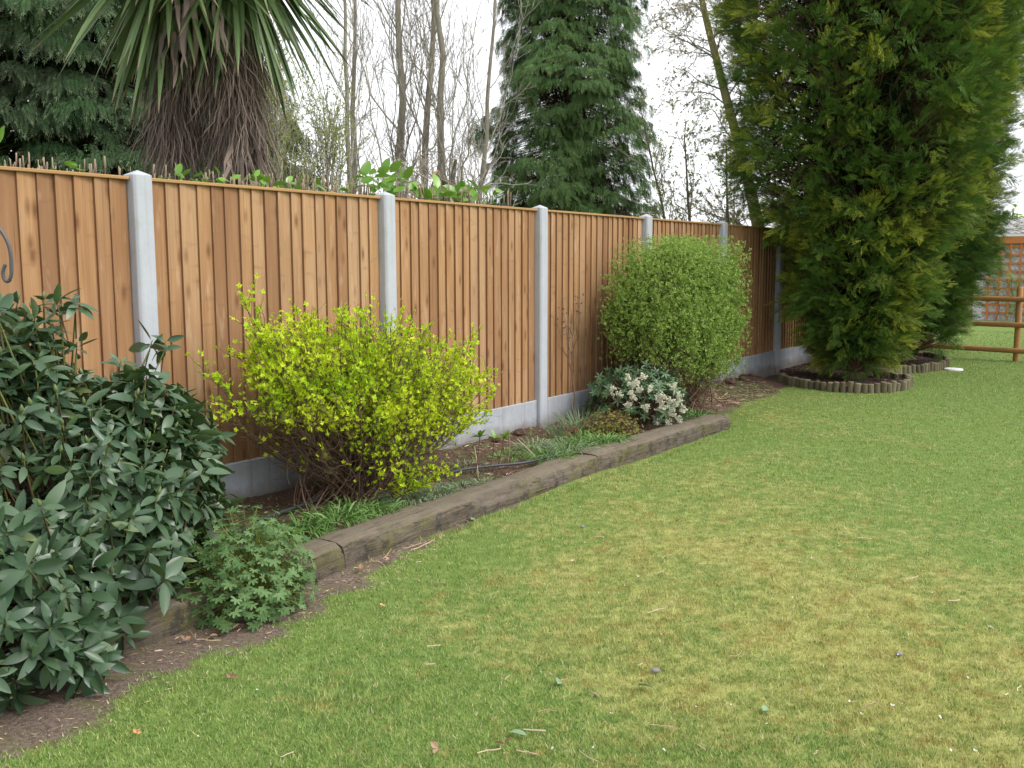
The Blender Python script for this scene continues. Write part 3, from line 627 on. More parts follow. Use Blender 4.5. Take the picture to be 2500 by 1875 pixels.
def golden():
    # s -0.09..1.26 on the plane o=.45 ; top z 1.2-1.3
    n = 300; base = W(rng.normal(1.12, .20, n), rng.normal(.38, .08, n), .07)
    c = np.array([1.10, .48, .68]); d = rdir(n); d[:, 2] = np.where(d[:, 2] < -.35, -d[:, 2], d[:, 2]); d = d/((np.abs(d)**3).sum(1, keepdims=True)**(1/3)); q = c+d*np.array([1.05, .42, .50])*rng.uniform(.5, 1., (n, 1))**.6
    q[:, 2] = np.maximum(q[:, 2], .28)
    q[:, 2] += .13*np.clip(1.2-q[:, 0], -1, .9)*(q[:, 2] > .5); q[:, 1] = np.maximum(q[:, 1], .04)
    extra = np.array([[-.12, .45, 1.0], [-.02, .45, .92], [-.05, .5, .80], [.30, .35, 1.36], [.28, .35, 1.28], [.38, .3, 1.24], [2.2, .5, .92], [2.25, .5, .75], [2.0, .6, 1.0], [.95, .85, .28], [1.1, .9, .22], [1.2, .92, .30], [.85, .8, .30], [1.35, .9, .27], [1.05, .88, .36], [1.25, .85, .20]])
    q = np.vstack([q, extra]); base = np.vstack([base, W(rng.normal(1.1, .1, len(extra)), rng.normal(.45, .06, len(extra)), .07)])
    T = W(q[:, 0], q[:, 1], q[:, 2])
    e, pts, tw = shrub('golden_shrub', tuple(W(1.12, .40, .06)), 'bright yellow green shrub with small leaves on thin brown stems', base, T, .0042, (26, .35, .09, .30, .6, .2, .0014), None, (M_brown,))
    five = merge_tpl([xf(dia_tpl(.62, .12), th, rr, s) for th, rr, s in ((0, .5, 1), (1.3, .25, .9), (-1.4, .3, .85), (2.6, .2, .8), (-2.5, .35, .7))])
    a = Acc()
    def rj(p):
        s, o = SO(p[:, 0], p[:, 1]); z = p[:, 2]; lowz = .60+.22*np.clip(1.0-s, -1, 1)
        keep = (o > -.02)&(z > .14)
        pr = np.clip((z-lowz+.16)/.22, .035, .45+.75*vn(s*3, z*3+o*2, 2.4)); pr = np.where((o > .62) & (z > .15) & (s > .7) & (s < 1.5), np.maximum(pr, .45), pr)
        return keep & (rng.random(len(p)) < pr)
    clusters(a, tw, 4, five, .012, .024, .1, .5, .7, rj); clusters(a, pts[-15:], 10, five, .015, .027, .3, .5, .7)
    a.build('leaves', M_spirea, e)
golden()

def green_shrub():
    n = 560; base = W(rng.normal(5.25, .28, n), rng.normal(.42, .10, n), .08)
    c = np.array([5.33, .52, 1.04]); d = rdir(n); sup = np.abs(d)**8; d = d/(sup.sum(1, keepdims=True)**.125)   # squarish
    q = c+d*np.array([.90, .38, .64])*rng.uniform(.45, 1., (n, 1))**.35
    q[:, 2] -= .22*np.clip((4.9-q[:, 0])/.6, 0, 1)*(q[:, 2] > 1.1); q[:, 2] = np.maximum(q[:, 2], .5); q[:, 1] = np.maximum(q[:, 1], .06)
    T = W(q[:, 0], q[:, 1], q[:, 2])
    e, pts, tw = shrub('dense_green_shrub', tuple(W(5.25, .45, .06)), 'tall dense fine leaved green shrub clipped to a block beside the fence', base, T, .0055, (50, .30, .05, .14, .9, .1, .0014), None, (M_brown,))
    three = merge_tpl([xf(simple_tpl(.5), th, .5, s) for th, s in ((0, 1), (1.9, .85), (-1.9, .85), (3.1, .7))])
    a = Acc()
    def rj(p):
        s, o = SO(p[:, 0], p[:, 1]); pr = np.clip((p[:, 2]-.30-.26*np.clip((5.3-s)/.6, 0, 1))/.50, .04, 1); return (o > -.02) & (rng.random(len(p)) < pr)
    def clip(p):
        s, o = SO(p[:, 0], p[:, 1]); q_ = np.abs(np.stack([(s-c[0])/.95, (o-c[1])/.43, (p[:, 2]-c[2]+.22*np.clip((4.9-s)/.6, 0, 1))/.66], -1)); return ((q_**6).sum(1) < 1)
    clusters(a, tw, 8, three, .014, .026, .05, .8, .6, lambda p: rj(p) & (clip(p) | (rng.random(len(p)) < .25)))
    m = 19000; dd = rdir(m); dd = dd/((np.abs(dd)**8).sum(1, keepdims=True)**.125)*rng.uniform(.70, 1.03, (m, 1)); sp = c+dd*np.array([.92, .41, .69]); sp[:, 2] -= .22*np.clip((4.9-sp[:, 0])/.6, 0, 1)*(sp[:, 2] > 1.1); pp = W(sp[:, 0], sp[:, 1], sp[:, 2])
    pp = pp+rng.normal(0, .012, pp.shape); kk = rj(pp) & (vn(sp[:, 0]*5, sp[:, 2]*5+sp[:, 1]*4, 2.) > .25); pp = pp[kk]; place(a, three, pp, rdir(len(pp))+DZ*.8, rdir(len(pp)), rng.uniform(.014, .026, len(pp)))

    a.build('leaves', M_privet, e)
green_shrub()

def pieris():
    e = empty('flowering_bush', (1.12, 8.62, .06), 'low dark green bush with cream white flower clusters at the end of the bed', 'shrub')
    c = np.array([1.10, 8.66, .26]); R3 = np.array([.46, .46, .36]); n = 420; d = rdir(n); d[:, 2] = np.where(d[:, 2] < -.3, -d[:, 2], d[:, 2]); P = c+R3*d*rng.uniform(.75, 1., (n, 1)); P[:, 2] = np.maximum(P[:, 2], .10)
    wh = merge_tpl([xf(leaf_tpl(.3, .2, .15, 3), k*1.05, .25+.1*(k % 2), 1.) for k in range(6)])
    # template axis is in the XY plane with Z out: use U = outward
    a = Acc(); U = nrm(d+DZ*.5+rng.normal(0, .25, (n, 3))); place(a, wh, P, rdir(n), U, rng.uniform(.045, .07, n)); a.build('leaves', M_pieris, e, smooth=True)
    a = Acc(); b = np.array([1.12, 8.62, .05])+rng.normal(0, .05, (n, 3))*[1, 1, 0]; tubes(a, bez(b, (b+P)/2+[0, 0, .04], P, 6), .0025, 4); a.build('stems', M_brown, e)
    FL = [(.98, 8.22, .53), (1.09, 8.2, .54), (1.06, 8.17, .5), (1.02, 8.16, .47), (.84, 8.22, .43), (.91, 8.17, .39), (1.0, 8.14, .41), (1.05, 8.14, .43), (1.03, 8.13, .36), (1.15, 8.14, .45), (1.36, 8.21, .45), (1.41, 8.22, .37),
          (1.23, 8.13, .39), (1.22, 8.13, .35), (1.26, 8.15, .29), (1.32, 8.16, .34), (1.37, 8.2, .3), (1.45, 8.29, .24), (1.33, 8.21, .23), (1.42, 8.35, .17), (1.33, 8.34, .14), (1.24, 8.29, .14), (1.13, 8.14, .27), (.98, 8.15, .3)]
    bead = merge_tpl([xf(simple_tpl(.7), k*1.57, .9, 1.) for k in range(4)])
    for f in FL:
        a = Acc(); f = np.array(f); st = nrm(f-c+rng.normal(0, .2, 3)+[0, 0, .3])
        for _ in range(4):
            ax = nrm(st+rng.normal(0, .5, 3)); m = 22; t = rng.random(m); p = f-st*.01+ax*(t*.062)[:, None]+rng.normal(0, .007, (m, 3)); place(a, bead, p, rdir(m), DZ, rng.uniform(.009, .014, m))
        a.build('flower_cluster', M_flower, e)
pieris()
mound_clump('azalea', (.80, 8.05, .10), (.30, .30, .20), 1500, merge_tpl([xf(dia_tpl(.45), k*1.3, .4, 1.) for k in range(4)]), M_azalea, M_brown, (.010, .02), 'small straggly bush with yellow green and rusty leaves left of the white flowers', 'shrub', shell=.25)

# ---------------------------------------------------------------- sapling and small sprouts
def sapling():
    b = W(4.05, .12, .09); e = empty('bare_sapling', tuple(b), 'thin bare sapling with dry seed heads in front of the fence', 'sapling')
    top = b+np.array([.0, .0, .78]); P = np.stack([b, b+[.02, .0, .25], b+[-.01, .01, .5], top])[None]
    R = np.array([[.008, .007, .006, .004]]); a = Acc(); tubes(a, P, R, 6)
    b1, r1 = branches(P, R, 9, .6, 1., .3, .6, .35, .3, 7, .03, .3, .7, .15, .002); tubes(a, b1, r1, 4)
    b2, r2 = branches(b1, r1, 5, .3, 1., .06, .2, .6, .2, 4, .05, .4, .6, .2, .0014); tubes(a, b2, r2, 3); p = b2[:, -1]; place(a, merge_tpl([xf(simple_tpl(.6), k*1.3, .6, .018) for k in range(5)]), p, rdir(len(p)), DZ, rng.uniform(.6, 1.2, len(p))); a.build('stems', M_cutstem, e)
sapling()
SPROUT = [((-.25, 6.295, .08), .30, 'small stem with fresh green leaf tuft rising left of the hose'), ((-.155, 6.574, .08), .24, 'pair of leafy green sprouts beyond the hose'), ((-.101, 6.736, .08), .22, 'leaning green leafed sprout nearest the gravel board')]
for p, hh, lb in SPROUT:
    e = empty('sprout', p, lb, 'plant', 'leafy sprouts in the bed'); p = np.array(p); a = Acc(); top = p+[rng.uniform(-.05, .05), 0, hh]; tubes(a, bez(p[None], (p+[.03, 0, hh*.5])[None], top[None], 6), .0035, 4); a.build('stem', M_brown, e)
    a = Acc(); m = 12; place(a, leaf_tpl(.45, .2, .2, 3), np.repeat(top[None], m, 0), rdir(m)*[1, 1, .5]+[0, 0, .5], DZ, rng.uniform(.05, .08, m)); a.build('leaves', M_laurel, e)
for (p, q_, lb) in [((-.227, 6.419, .09), (-.25, 6.40, .30), 'pale dead upright stick by the hose'), ((-.02, 7.05, .1), (-.02, 7.04, .28), 'short pale stick against the gravel board'), ((.18, 6.9, .11), (.04, 7.1, .22), 'leaning straw coloured stick beyond the hose')]:
    a = Acc(); p = np.array(p); q_ = np.array(q_); tubes(a, np.stack([p, (p+q_)/2+.003, q_])[None], .004, 5); a.build('stick', M_litt, label=lb, cat='stick', loc=p)

# ---------------------------------------------------------------- grassy tufts
def tuft(p, n, L, w, droop, spread, mat, label, name='grass_tuft', lean=(0, 0, 0), wob=0., grp='grassy tufts growing in the bed'):
    p = np.array(p, float); e = Acc(); th = rng.uniform(0, 6.283, n); r = spread*np.sqrt(rng.random(n)); b = p+np.stack([r*np.cos(th), r*np.sin(th), np.zeros(n)], -1)
    A = np.stack([np.cos(th), np.sin(th), rng.uniform(.4, 1.6, n)], -1)+np.array(lean); L_ = rng.uniform(.5, 1, n)*L
    strips(e, b, A, L_, rng.uniform(.7, 1.2, n)*w, rng.uniform(.5, 1., n)*droop, 6, prof=[.8, 1, 1, .9, .7, .45, .05], wob=wob); V = e.V[0]; V[:, 2] = np.maximum(V[:, 2], p[2]-.14 if p[1] < 5.6 else p[2]-.01)
    e.build(name, mat, label=label, cat='grass tuft', group=grp, loc=p)
tuft((-1.115, 5.105, .09), 130, .30, .008, .9, .10, M_tuft, 'dark green arching tuft beside the sleeper left of the yellow shrub', lean=(.2, -.2, 0))
tuft((-1.23, 5.00, .09), 90, .26, .007, .9, .10, M_tuft, 'upright dark tuft nearest the cranesbill clump')
tuft((-.97, 5.27, .09), 160, .30, .007, .8, .14, M_tuft, 'dark green tuft under the left side of the yellow shrub')
tuft((-.90, 5.50, .09), 140, .26, .007, .8, .16, M_tuft, 'shaded dark tuft among the yellow shrub stems')
tuft((-.75, 5.45, .09), 130, .26, .006, .8, .12, M_tuft, 'dark tuft under the low twigs of the yellow shrub')
tuft((-.62, 5.75, .10), 260, .20, .004, 1.0, .13, M_tuftb, 'pale blue green sedge tuft nearest the yellow shrub')
tuft((-.46, 5.90, .10), 260, .19, .004, 1.0, .14, M_tuftb, 'pale blue green sedge tuft between the hose and the sleeper')
tuft((-.32, 6.08, .10), 180, .16, .004, 1.1, .12, M_tuftb, 'flattened pale sedge tuft in front of the hose')
tuft((-.18, 6.20, .10), 120, .14, .004, 1.1, .10, M_tuftb, 'small last sedge tuft before the bare soil')
tuft((.28, 6.98, .10), 240, .28, .006, .9, .14, M_tuft, 'green grassy tuft at the end of the hose')
tuft((.40, 7.25, .10), 260, .30, .006, .8, .16, M_tuftb, 'grey green grassy tuft beyond the hose')
tuft((.58, 7.55, .10), 280, .30, .007, .8, .18, M_tuft, 'bright green tuft left of the rusty leaved bush')
tuft((.18, 7.45, .10), 160, .22, .005, .9, .16, M_tuftb, 'straw tinged tuft against the gravel board')
tuft((.74, 7.62, .11), 190, .26, .008, .8, .14, M_tuft, 'broad bladed green tuft beside the sleeper joint')
tuft((.50, 7.35, .10), 220, .26, .005, .9, .18, M_tuft, 'fine low tuft in the middle of the grassy patch')
tuft((-.02, 7.05, .10), 110, .15, .005, 1.1, .16, M_tuft, 'straggly low weeds beside the upright dead stick')
tuft((.12, 7.25, .10), 120, .16, .005, 1.1, .16, M_tuft, 'straggly low weeds just left of the grassy patch')
tuft((-.30, 6.75, .10), 90, .13, .005, 1.1, .16, M_tuftb, 'sparse flattened weeds between hose and gravel board')
tuft((1.72, 8.95, .10), 110, .26, .008, .8, .10, M_tuft, 'dark green tuft under the dense green shrub, near the end of the sleeper')
tuft((1.50, 8.75, .10), 80, .26, .006, .8, .10, M_tuft, 'few arching blades between the white flowers and the green shrub')
tuft((.58, 8.15, .10), 170, .36, .004, .35, .15, M_tuftb, 'wispy grey green upright tuft at the gravel board', lean=(0, 0, .8))
tuft((.42, 7.95, .10), 130, .30, .004, .4, .12, M_tuftb, 'second wispy tuft, nearer the clear post', lean=(0, 0, .8))
e = Acc(); place(e, leaf_tpl(.6, .2, .2, 3), np.array([[.456, 7.60, .20]])+rng.normal(0, .02, (14, 3)), rdir(14)*[1, 1, .4]+[0, 0, .3], DZ, rng.uniform(.03, .05, 14)); e.build('red_leaved_plant', M_red, label='tiny dark red leaved plant among the grassy tufts', cat='plant', loc=(.456, 7.6, .1))
# low weeds over the bed: uncountable scraps
e = Acc(); n = 9000; s = rng.uniform(-.4, 8.0, n); o = rng.uniform(.03, 1.0, n)*np.where(s > 5.2, .65, 1); kp = fbm(s, o, 3, 51) > .46; s = s[kp]; o = o[kp]; n = len(s)
strips(e, W(s, o, bedz(s, o)), np.stack([rng.normal(0, 1, n), rng.normal(0, 1, n), rng.uniform(.1, .9, n)], -1), rng.uniform(.03, .12, n), .0045, .6, 4)
e.build('bed_weeds', M_tuft, label='thin scattered weeds over the bed soil', cat='weeds', kind='stuff')
e = Acc(); n = 2600; s = np.concatenate([rng.uniform(-.4, 5.1, n//2), rng.normal(6.5, .8, n//2)]); o = rng.uniform(.02, 1.0, n)*np.where(s > 5.2, .62, 1); m = (s < 8.3); s = s[m]; o = o[m]; n = len(s); b = W(s, o, bedz(s, o)+.004)
ang = rng.uniform(0, 6.28, n); strips(e, b, np.stack([np.cos(ang), np.sin(ang), rng.normal(0.08, .12, n)], -1), rng.uniform(.01, .09, n)*np.where(s > 5.2, 1.5, .8), rng.uniform(.003, .010, n), .1, 2)
e.build('bed_litter', M_litt, label='dry straw and bark scraps on the bed soil', cat='plant litter', kind='stuff')
e = Acc(); n = 700; s = rng.uniform(-2.2, .9, n); eo = np.interp(s, EO_s, EO_o); o = 1.2+(eo-1.1)*rng.random(n)**1.3; b = W(s, o, 0.004); b[:, 2] = gz(b[:, 0], b[:, 1])+.004
ang = rng.uniform(0, 6.28, n); strips(e, b, np.stack([np.cos(ang), np.sin(ang), rng.normal(0.03, .1, n)], -1), rng.uniform(.004, .045, n), rng.uniform(.002, .007, n), .1, 2)
e.build('edge_litter', M_litt, label='small bark and straw scraps on the bare lawn edge', cat='plant litter', kind='stuff')
e = Acc(); n = 1300; x = rng.uniform(3.4, 6.4, n); y = rng.uniform(11.3, 16, n); m = inpoly(x, y, BEDP); x = x[m]; y = y[m]; n = len(x); ang = rng.uniform(0, 6.28, n)
strips(e, np.stack([x, y, np.full(n, .075)], -1), np.stack([np.cos(ang), np.sin(ang), rng.normal(0.1, .15, n)], -1), rng.uniform(.02, .07, n), rng.uniform(.006, .015, n), .1, 2)
e.build('mulch_chips', M_litb, label='bark chips on the conifer beds', cat='bark mulch', kind='stuff')
# clods on the mound at the gravel board
for (s, o, r_, lb) in [(8.0, .10, .04, 'dark earth clod against the white gravel board'), (7.55, .14, .07, 'large dark clump of dug earth right of the green shrub'), (8.35, .09, .04, 'brown clod left of the log edging'), (3.3, .07, .05, 'dark clod at the foot of the clear post'), (2.95, .09, .035, 'small dark clod left of the clear post')]:
    p = W(s, o, .12); a = Acc(); k = 8; u = np.linspace(0, np.pi, 7); v_ = np.linspace(0, 2*np.pi, 9)[:-1]; U_, V_ = np.meshgrid(u, v_, indexing='ij'); rr = r_*(.75+.5*vn(U_*2, np.cos(V_)*2+s, 2.))
    P = p+np.stack([rr*np.sin(U_)*np.cos(V_), rr*np.sin(U_)*np.sin(V_), rr*.7*np.cos(U_)], -1); i = np.arange(6)[:, None]; j = np.arange(8)[None]
    a.add(P, None, np.stack([i*8+j, (i+1)*8+j, (i+1)*8+(j+1) % 8, i*8+(j+1) % 8], -1)); a.build('soil_clod', M_bed, label=lb, cat='soil clod', group='earth clods by the fence', loc=p)

# ---------------------------------------------------------------- hose and hook
def catmull(P, n):
    P = np.array(P, float); P = np.vstack([2*P[0]-P[1], P, 2*P[-1]-P[-2]]); out = []
    for i in range(1, len(P)-2):
        for t in np.linspace(0, 1, n, endpoint=False):
            p0, p1, p2, p3 = P[i-1:i+3]; out.append(.5*(2*p1+(p2-p0)*t+(2*p0-5*p1+4*p2-p3)*t*t+(3*p1-p0-3*p2+p3)*t**3))
    out.append(P[-2]); return np.array(out)
a = Acc(); HP = [(-1.46, 4.95, .11), (-1.382, 5.128, .115), (-1.338, 5.308, .115), (-1.104, 5.756, .115), (-.898, 6.025, .115), (-.656, 6.162, .11), (-.49, 6.33, .115), (-.333, 6.508, .12), (-.142, 6.627, .12), (.085, 6.736, .12), (.279, 6.952, .12), (.40, 7.12, .10)]
tubes(a, catmull(HP, 8)[None], .0095, 8); a.build('garden_hose', M_hose, smooth=True, label='dark garden hose lying on the bed soil', cat='hose', loc=HP[3])
a = Acc(); HK = [(-1.90, 3.2, -.1), (-1.90, 3.2, .8), (-1.90, 3.2, 1.4), (-1.895, 3.2, 1.60), (-1.85, 3.2, 1.69), (-1.77, 3.2, 1.715), (-1.70, 3.2, 1.68), (-1.646, 3.2, 1.611), (-1.624, 3.2, 1.568), (-1.617, 3.2, 1.53), (-1.617, 3.2, 1.492), (-1.619, 3.2, 1.467), (-1.626, 3.2, 1.449), (-1.635, 3.2, 1.445), (-1.643, 3.2, 1.453), (-1.646, 3.2, 1.472), (-1.642, 3.2, 1.487), (-1.637, 3.2, 1.499)]
hk = catmull(HK, 6); tubes(a, hk[None], .0058, 10); d0 = hk[-1]; k = 10
a.add(np.vstack([a.V[0][-10:], [d0+[.0005, 0, .001]]]), [(q, (q+1) % 10, 10) for q in range(10)])
a.build('shepherd_hook', M_iron, smooth=True, label='dark iron hanging hook with curled end at the left edge', cat='hook', loc=HK[0])

# ---------------------------------------------------------------- drain cover, rails, wall
a = Acc(); k = 24; th = np.arange(k)*2*np.pi/k; V = [(.125*math.cos(t_), .125*math.sin(t_), -.01) for t_ in th]+[(.125*math.cos(t_), .125*math.sin(t_), .016) for t_ in th]+[(.11*math.cos(t_), .11*math.sin(t_), .022) for t_ in th]+[(0, 0, .026)]
a.add(V, [(2*k+q, 2*k+(q+1) % k, 3*k) for q in range(k)], [(p*k+q, p*k+(q+1) % k, (p+1)*k+(q+1) % k, (p+1)*k+q) for p in range(2) for q in range(k)])
o = a.build('drain_cover', M_cover, label='round white cover lying flat in the lawn beside the log edging', cat='drain cover'); o.location = (6.211, 13.748, .0)
PT = np.array([7.695, 14.942]); e = empty('rail_fence', (*PT, 0), 'round rail timber fence with three rails by the conifers', 'fence')
a = Acc(); tubes(a, np.array([[(PT[0], PT[1], -.1), (PT[0], PT[1], .5), (PT[0], PT[1], 1.12), (PT[0], PT[1], 1.135)]]), np.array([[.045, .045, .045, .03]]), 14); ob = a.build('post', M_rail, e, smooth=True)
DR = nrm(np.array([1.08, -1.137])); 
for z_ in (.165, .555, .945):
    a = Acc(); p0 = PT-DR*1.85+np.array([-.045, -.045])*1.; p1 = PT+DR*3.2+np.array([-.045, -.045])
    u = np.linspace(0, 1, 12)[:, None]; pp = np.hstack([p0*(1-u)+p1*u, np.full((12, 1), z_)]); tubes(a, pp[None], .040, 14); a.build('rail', M_rail, e, smooth=True)
p2 = PT-DR*1.82; a = Acc(); tubes(a, np.array([[(p2[0], p2[1], -.1), (p2[0], p2[1], 1.12)]]), .045, 14); a.build('post', M_rail, e, smooth=True)
# garage behind
WA = np.array([12.10, 25.85]); WD = nrm(np.array([1.053, -.587])); WN = np.array([WD[1], -WD[0]])   # WN toward camera
ang = math.atan2(WD[1], WD[0]); e = empty('garage', (*WA, 0), 'low pebbledashed garage with white fascia beyond the rail fence', 'garage'); e.rotation_euler = (0, 0, ang)
def part(name, boxes, mat, parent):
    a = Acc()
    for lo, hi in boxes: box(a, lo, hi)
    o = a.build(name, mat); o.parent = parent; return o
part('wall', [((0, 0, -.1), (7, 5, 2.10))], M_pebble, e)
part('fascia', [((-.6, -.10, 2.16), (7.2, -.04, 2.235))], M_white, e)
a = Acc(); xs = np.linspace(-.6, 7.2, 160); zt = .02*np.cos(xs*2*np.pi/.15); V = np.concatenate([np.stack([xs, np.full(160, -.12), 2.24+zt], -1), np.stack([xs, np.full(160, 3.0), 2.75+zt], -1), np.stack([xs, np.full(160, 6.), 2.3+zt], -1)])
i = np.arange(2)[:, None]; j = np.arange(159)[None]; a.add(V, None, np.stack([i*160+j, i*160+j+1, (i+1)*160+j+1, (i+1)*160+j], -1)); o = a.build('roof', M_roof, smooth=True); o.parent = e
e2 = empty('trellis', (*(WA+WN*.03), 0), 'orange brown square trellis fixed to the pebbledash wall', 'trellis'); e2.rotation_euler = (0, 0, ang)
part('top_board', [((-.5, -.075, 1.98), (7, -.004, 2.155))], M_trellis, e2)
part('upright', [((x_, -.05, .02), (x_+.05, -.03, 1.975)) for x_ in np.arange(.32, 4.5, .235)], M_trellis, e2)
part('crossbar', [((.22, -.028, z_), (4.5, -.008, z_+.045)) for z_ in np.arange(.18, 1.95, .212)], M_trellis, e2)
# climbers
def climber(x0, z0, z1, n, label):
    b = WA+WN*.12+WD*x0; e = empty('climbing_plant', (*b, 0), label, 'climber', 'climbing plants on the trellis'); a = Acc(); zz = np.linspace(0, z1, 12); P = np.stack([b[0]+WD[0]*np.sin(zz*5)*.08, b[1]+WD[1]*np.sin(zz*5)*.08, zz], -1); tubes(a, P[None], .008, 5); a.build('stem', M_brown, e)
    a = Acc(); k = rng.normal(0, .13, n); zc = rng.uniform(z0, z1, n); zc = zc[(vn(zc, x0, 4) > .35)]; n = len(zc); k = k[:n]; P = np.stack([b[0]+WD[0]*k, b[1]+WD[1]*k, zc], -1)+rng.normal(0, .03, (n, 3)); place(a, leaf_tpl(.6, .1, .2, 2), P, rdir(n), np.array([*WN, .5])+rng.normal(0, .4, (n, 3)), rng.uniform(.05, .09, n)); a.build('leaves', M_laurel, e)
climber(.55, .5, 1.5, 70, 'thin climber up the left of the trellis'); climber(.95, .1, 1.1, 110, 'bushier green climber in the middle of the trellis'); climber(1.45, .1, 1.2, 70, 'small climber right of the middle one')

# ---------------------------------------------------------------- laurel hedge behind the fence
e = empty('laurel_hedge', tuple(W(1, -.5, 0)), 'cut back laurel hedge whose stubs and new leaves show above the fence', 'hedge')
n = 520; s = rng.uniform(-2.4, 3.6, n); s = np.where(rng.random(n) < .3, s, s+.12*np.sin(s*9)); o = rng.uniform(-.65, -.16, n); top = 1.93+.08*fbm(s, o, 2, 61)+rng.uniform(-.08, .06, n)+np.clip(-o-.2, 0, 1)*.10+.05*np.clip((s-1.2)/1.5, 0, 1); b = W(s, o, .9); o = np.minimum(o, -.22); tt = W(s, o-.04, top+.035)+np.clip(rng.normal(0, .07, (n, 3)), -.14, .14)*[1, 1, .1]
a = Acc(); rr = rng.uniform(.0022, .0058, n); tubes(a, bez(b, b*.25+tt*.75-DZ*.12+rng.normal(0, .025, (n, 3)), tt, 5), rr[:, None]*np.array([[1.2, 1.1, 1, .95, .9]]), 5); tubes(a, np.stack([tt, tt+DZ*.003], 1), rr[:, None]*np.array([[.9, .1]]), 5)
a.build('cut_stems', M_cutstem, e)
big = leaf_tpl(.5, .15, .2, 5)
def lv(n, s, o0, z0, z1, S):
    P = W(s, rng.uniform(-.5, o0, n), rng.uniform(z0, z1, n)); place(a, big, P, rdir(n)*[1, 1, .5]+[0, 0, .45], rdir(n)+DZ, rng.uniform(*S, n))
a = Acc(); lv(22, rng.normal(-.85, .16, 22), -.25, 1.98, 2.10, (.10, .14)); lv(10, rng.normal(-1.35, .2, 10), -.25, 1.98, 2.06, (.07, .10)); lv(70, rng.uniform(.3, 2.2, 70), -.2, 1.95, 2.04, (.06, .11)); lv(40, rng.uniform(-2.2, -.2, 40), -.25, 1.93, 2.03, (.07, .11)); lv(60, rng.uniform(1.9, 3.5, 60), -.15, 1.97, 2.10, (.09, .14)); lv(12, rng.normal(2.2, .1, 12), -.2, 2.05, 2.16, (.10, .15)); lv(14, rng.normal(3.3, .1, 14), -.2, 2.02, 2.12, (.10, .15))
n = 500; lv(n, rng.uniform(-2.4, 3.5, n), -.25, 1.2, 1.92, (.08, .13)); a.build('leaves', M_laurel, e, smooth=True)

# ---------------------------------------------------------------- cordyline palm
def palm():
    e = empty('cabbage_palm', (-2.0, 7.6, 0), 'cabbage palm with sword leaves and shaggy dead skirt behind the fence', 'palm tree')
    a = Acc(); tubes(a, catmull([(-1.98, 7.6, 0), (-1.99, 7.6, 1.5), (-2.0, 7.6, 2.6), (-2.05, 7.6, 3.7)], 6)[None], .13, 10); tubes(a, catmull([(-2.02, 7.6, 2.3), (-2.25, 7.65, 2.8), (-2.45, 7.65, 3.3), (-2.48, 7.65, 3.9)], 6)[None], .09, 10); a.build('trunk', M_dead, e, smooth=True)
    heads = [(np.array([-2.02, 7.55, 4.06]), 440), (np.array([-2.5, 7.55, 3.98]), 400)]
    a = Acc()
    for c, n in heads:
        th = rng.uniform(0, 6.283, n); el = rng.uniform(-1.35, .8, n); d = np.stack([np.cos(th)*np.cos(el), np.sin(th)*np.cos(el), np.sin(el)], -1)
        side = nrm(np.cross(d, DZ+rng.normal(0, .3, (n, 3)))); L = rng.uniform(.75, 1.18, n)*np.where(el < -.75, .92, 1)
        strips(a, c+d*.08+np.array([0, 0, -.2])*np.clip(-el, 0, 1)[:, None], d, L, rng.uniform(.042, .062, n), rng.uniform(.05, .38, n), 7, side=side, prof=[.45, .7, .95, 1, .95, .8, .5, .03], fold=.35)
    a.build('leaf_crown', M_palm, e)
    a = Acc()
    for c, r0, z0, z1, n, wd in (((-2.52, 7.55), .21, 3.1, 2.12, 1500, .006), ((-2.03, 7.5), .23, 3.4, 2.0, 1900, .006), ((-2.27, 7.55), .28, 3.2, 2.6, 700, .006), ((-2.0, 7.45), .15, 2.5, 1.75, 200, .035), ((-2.25, 7.4), .40, 3.5, 2.75, 110, .035)):
        th = rng.uniform(0, 6.283, n); r_ = r0*np.sqrt(rng.uniform(.25, 1, n)); zs = rng.uniform(z1+.35, z0, n); b = np.stack([c[0]+r_*np.cos(th)*.7, c[1]+r_*np.sin(th)*.7, zs], -1); d = np.stack([np.cos(th)*.12, np.sin(th)*.12, -np.ones(n)], -1)+rng.normal(0, .22, (n, 3)); L = np.minimum(rng.uniform(.25, .6, n), zs-z1+.1)
        strips(a, b, d, L, rng.uniform(.6, 1.3, n)*wd, rng.uniform(-.1, .25, n), 5, prof=[.7, 1, 1, .9, .6, .1], wob=.035)
    a.build('dead_leaf_skirt', M_dead, e)
palm()

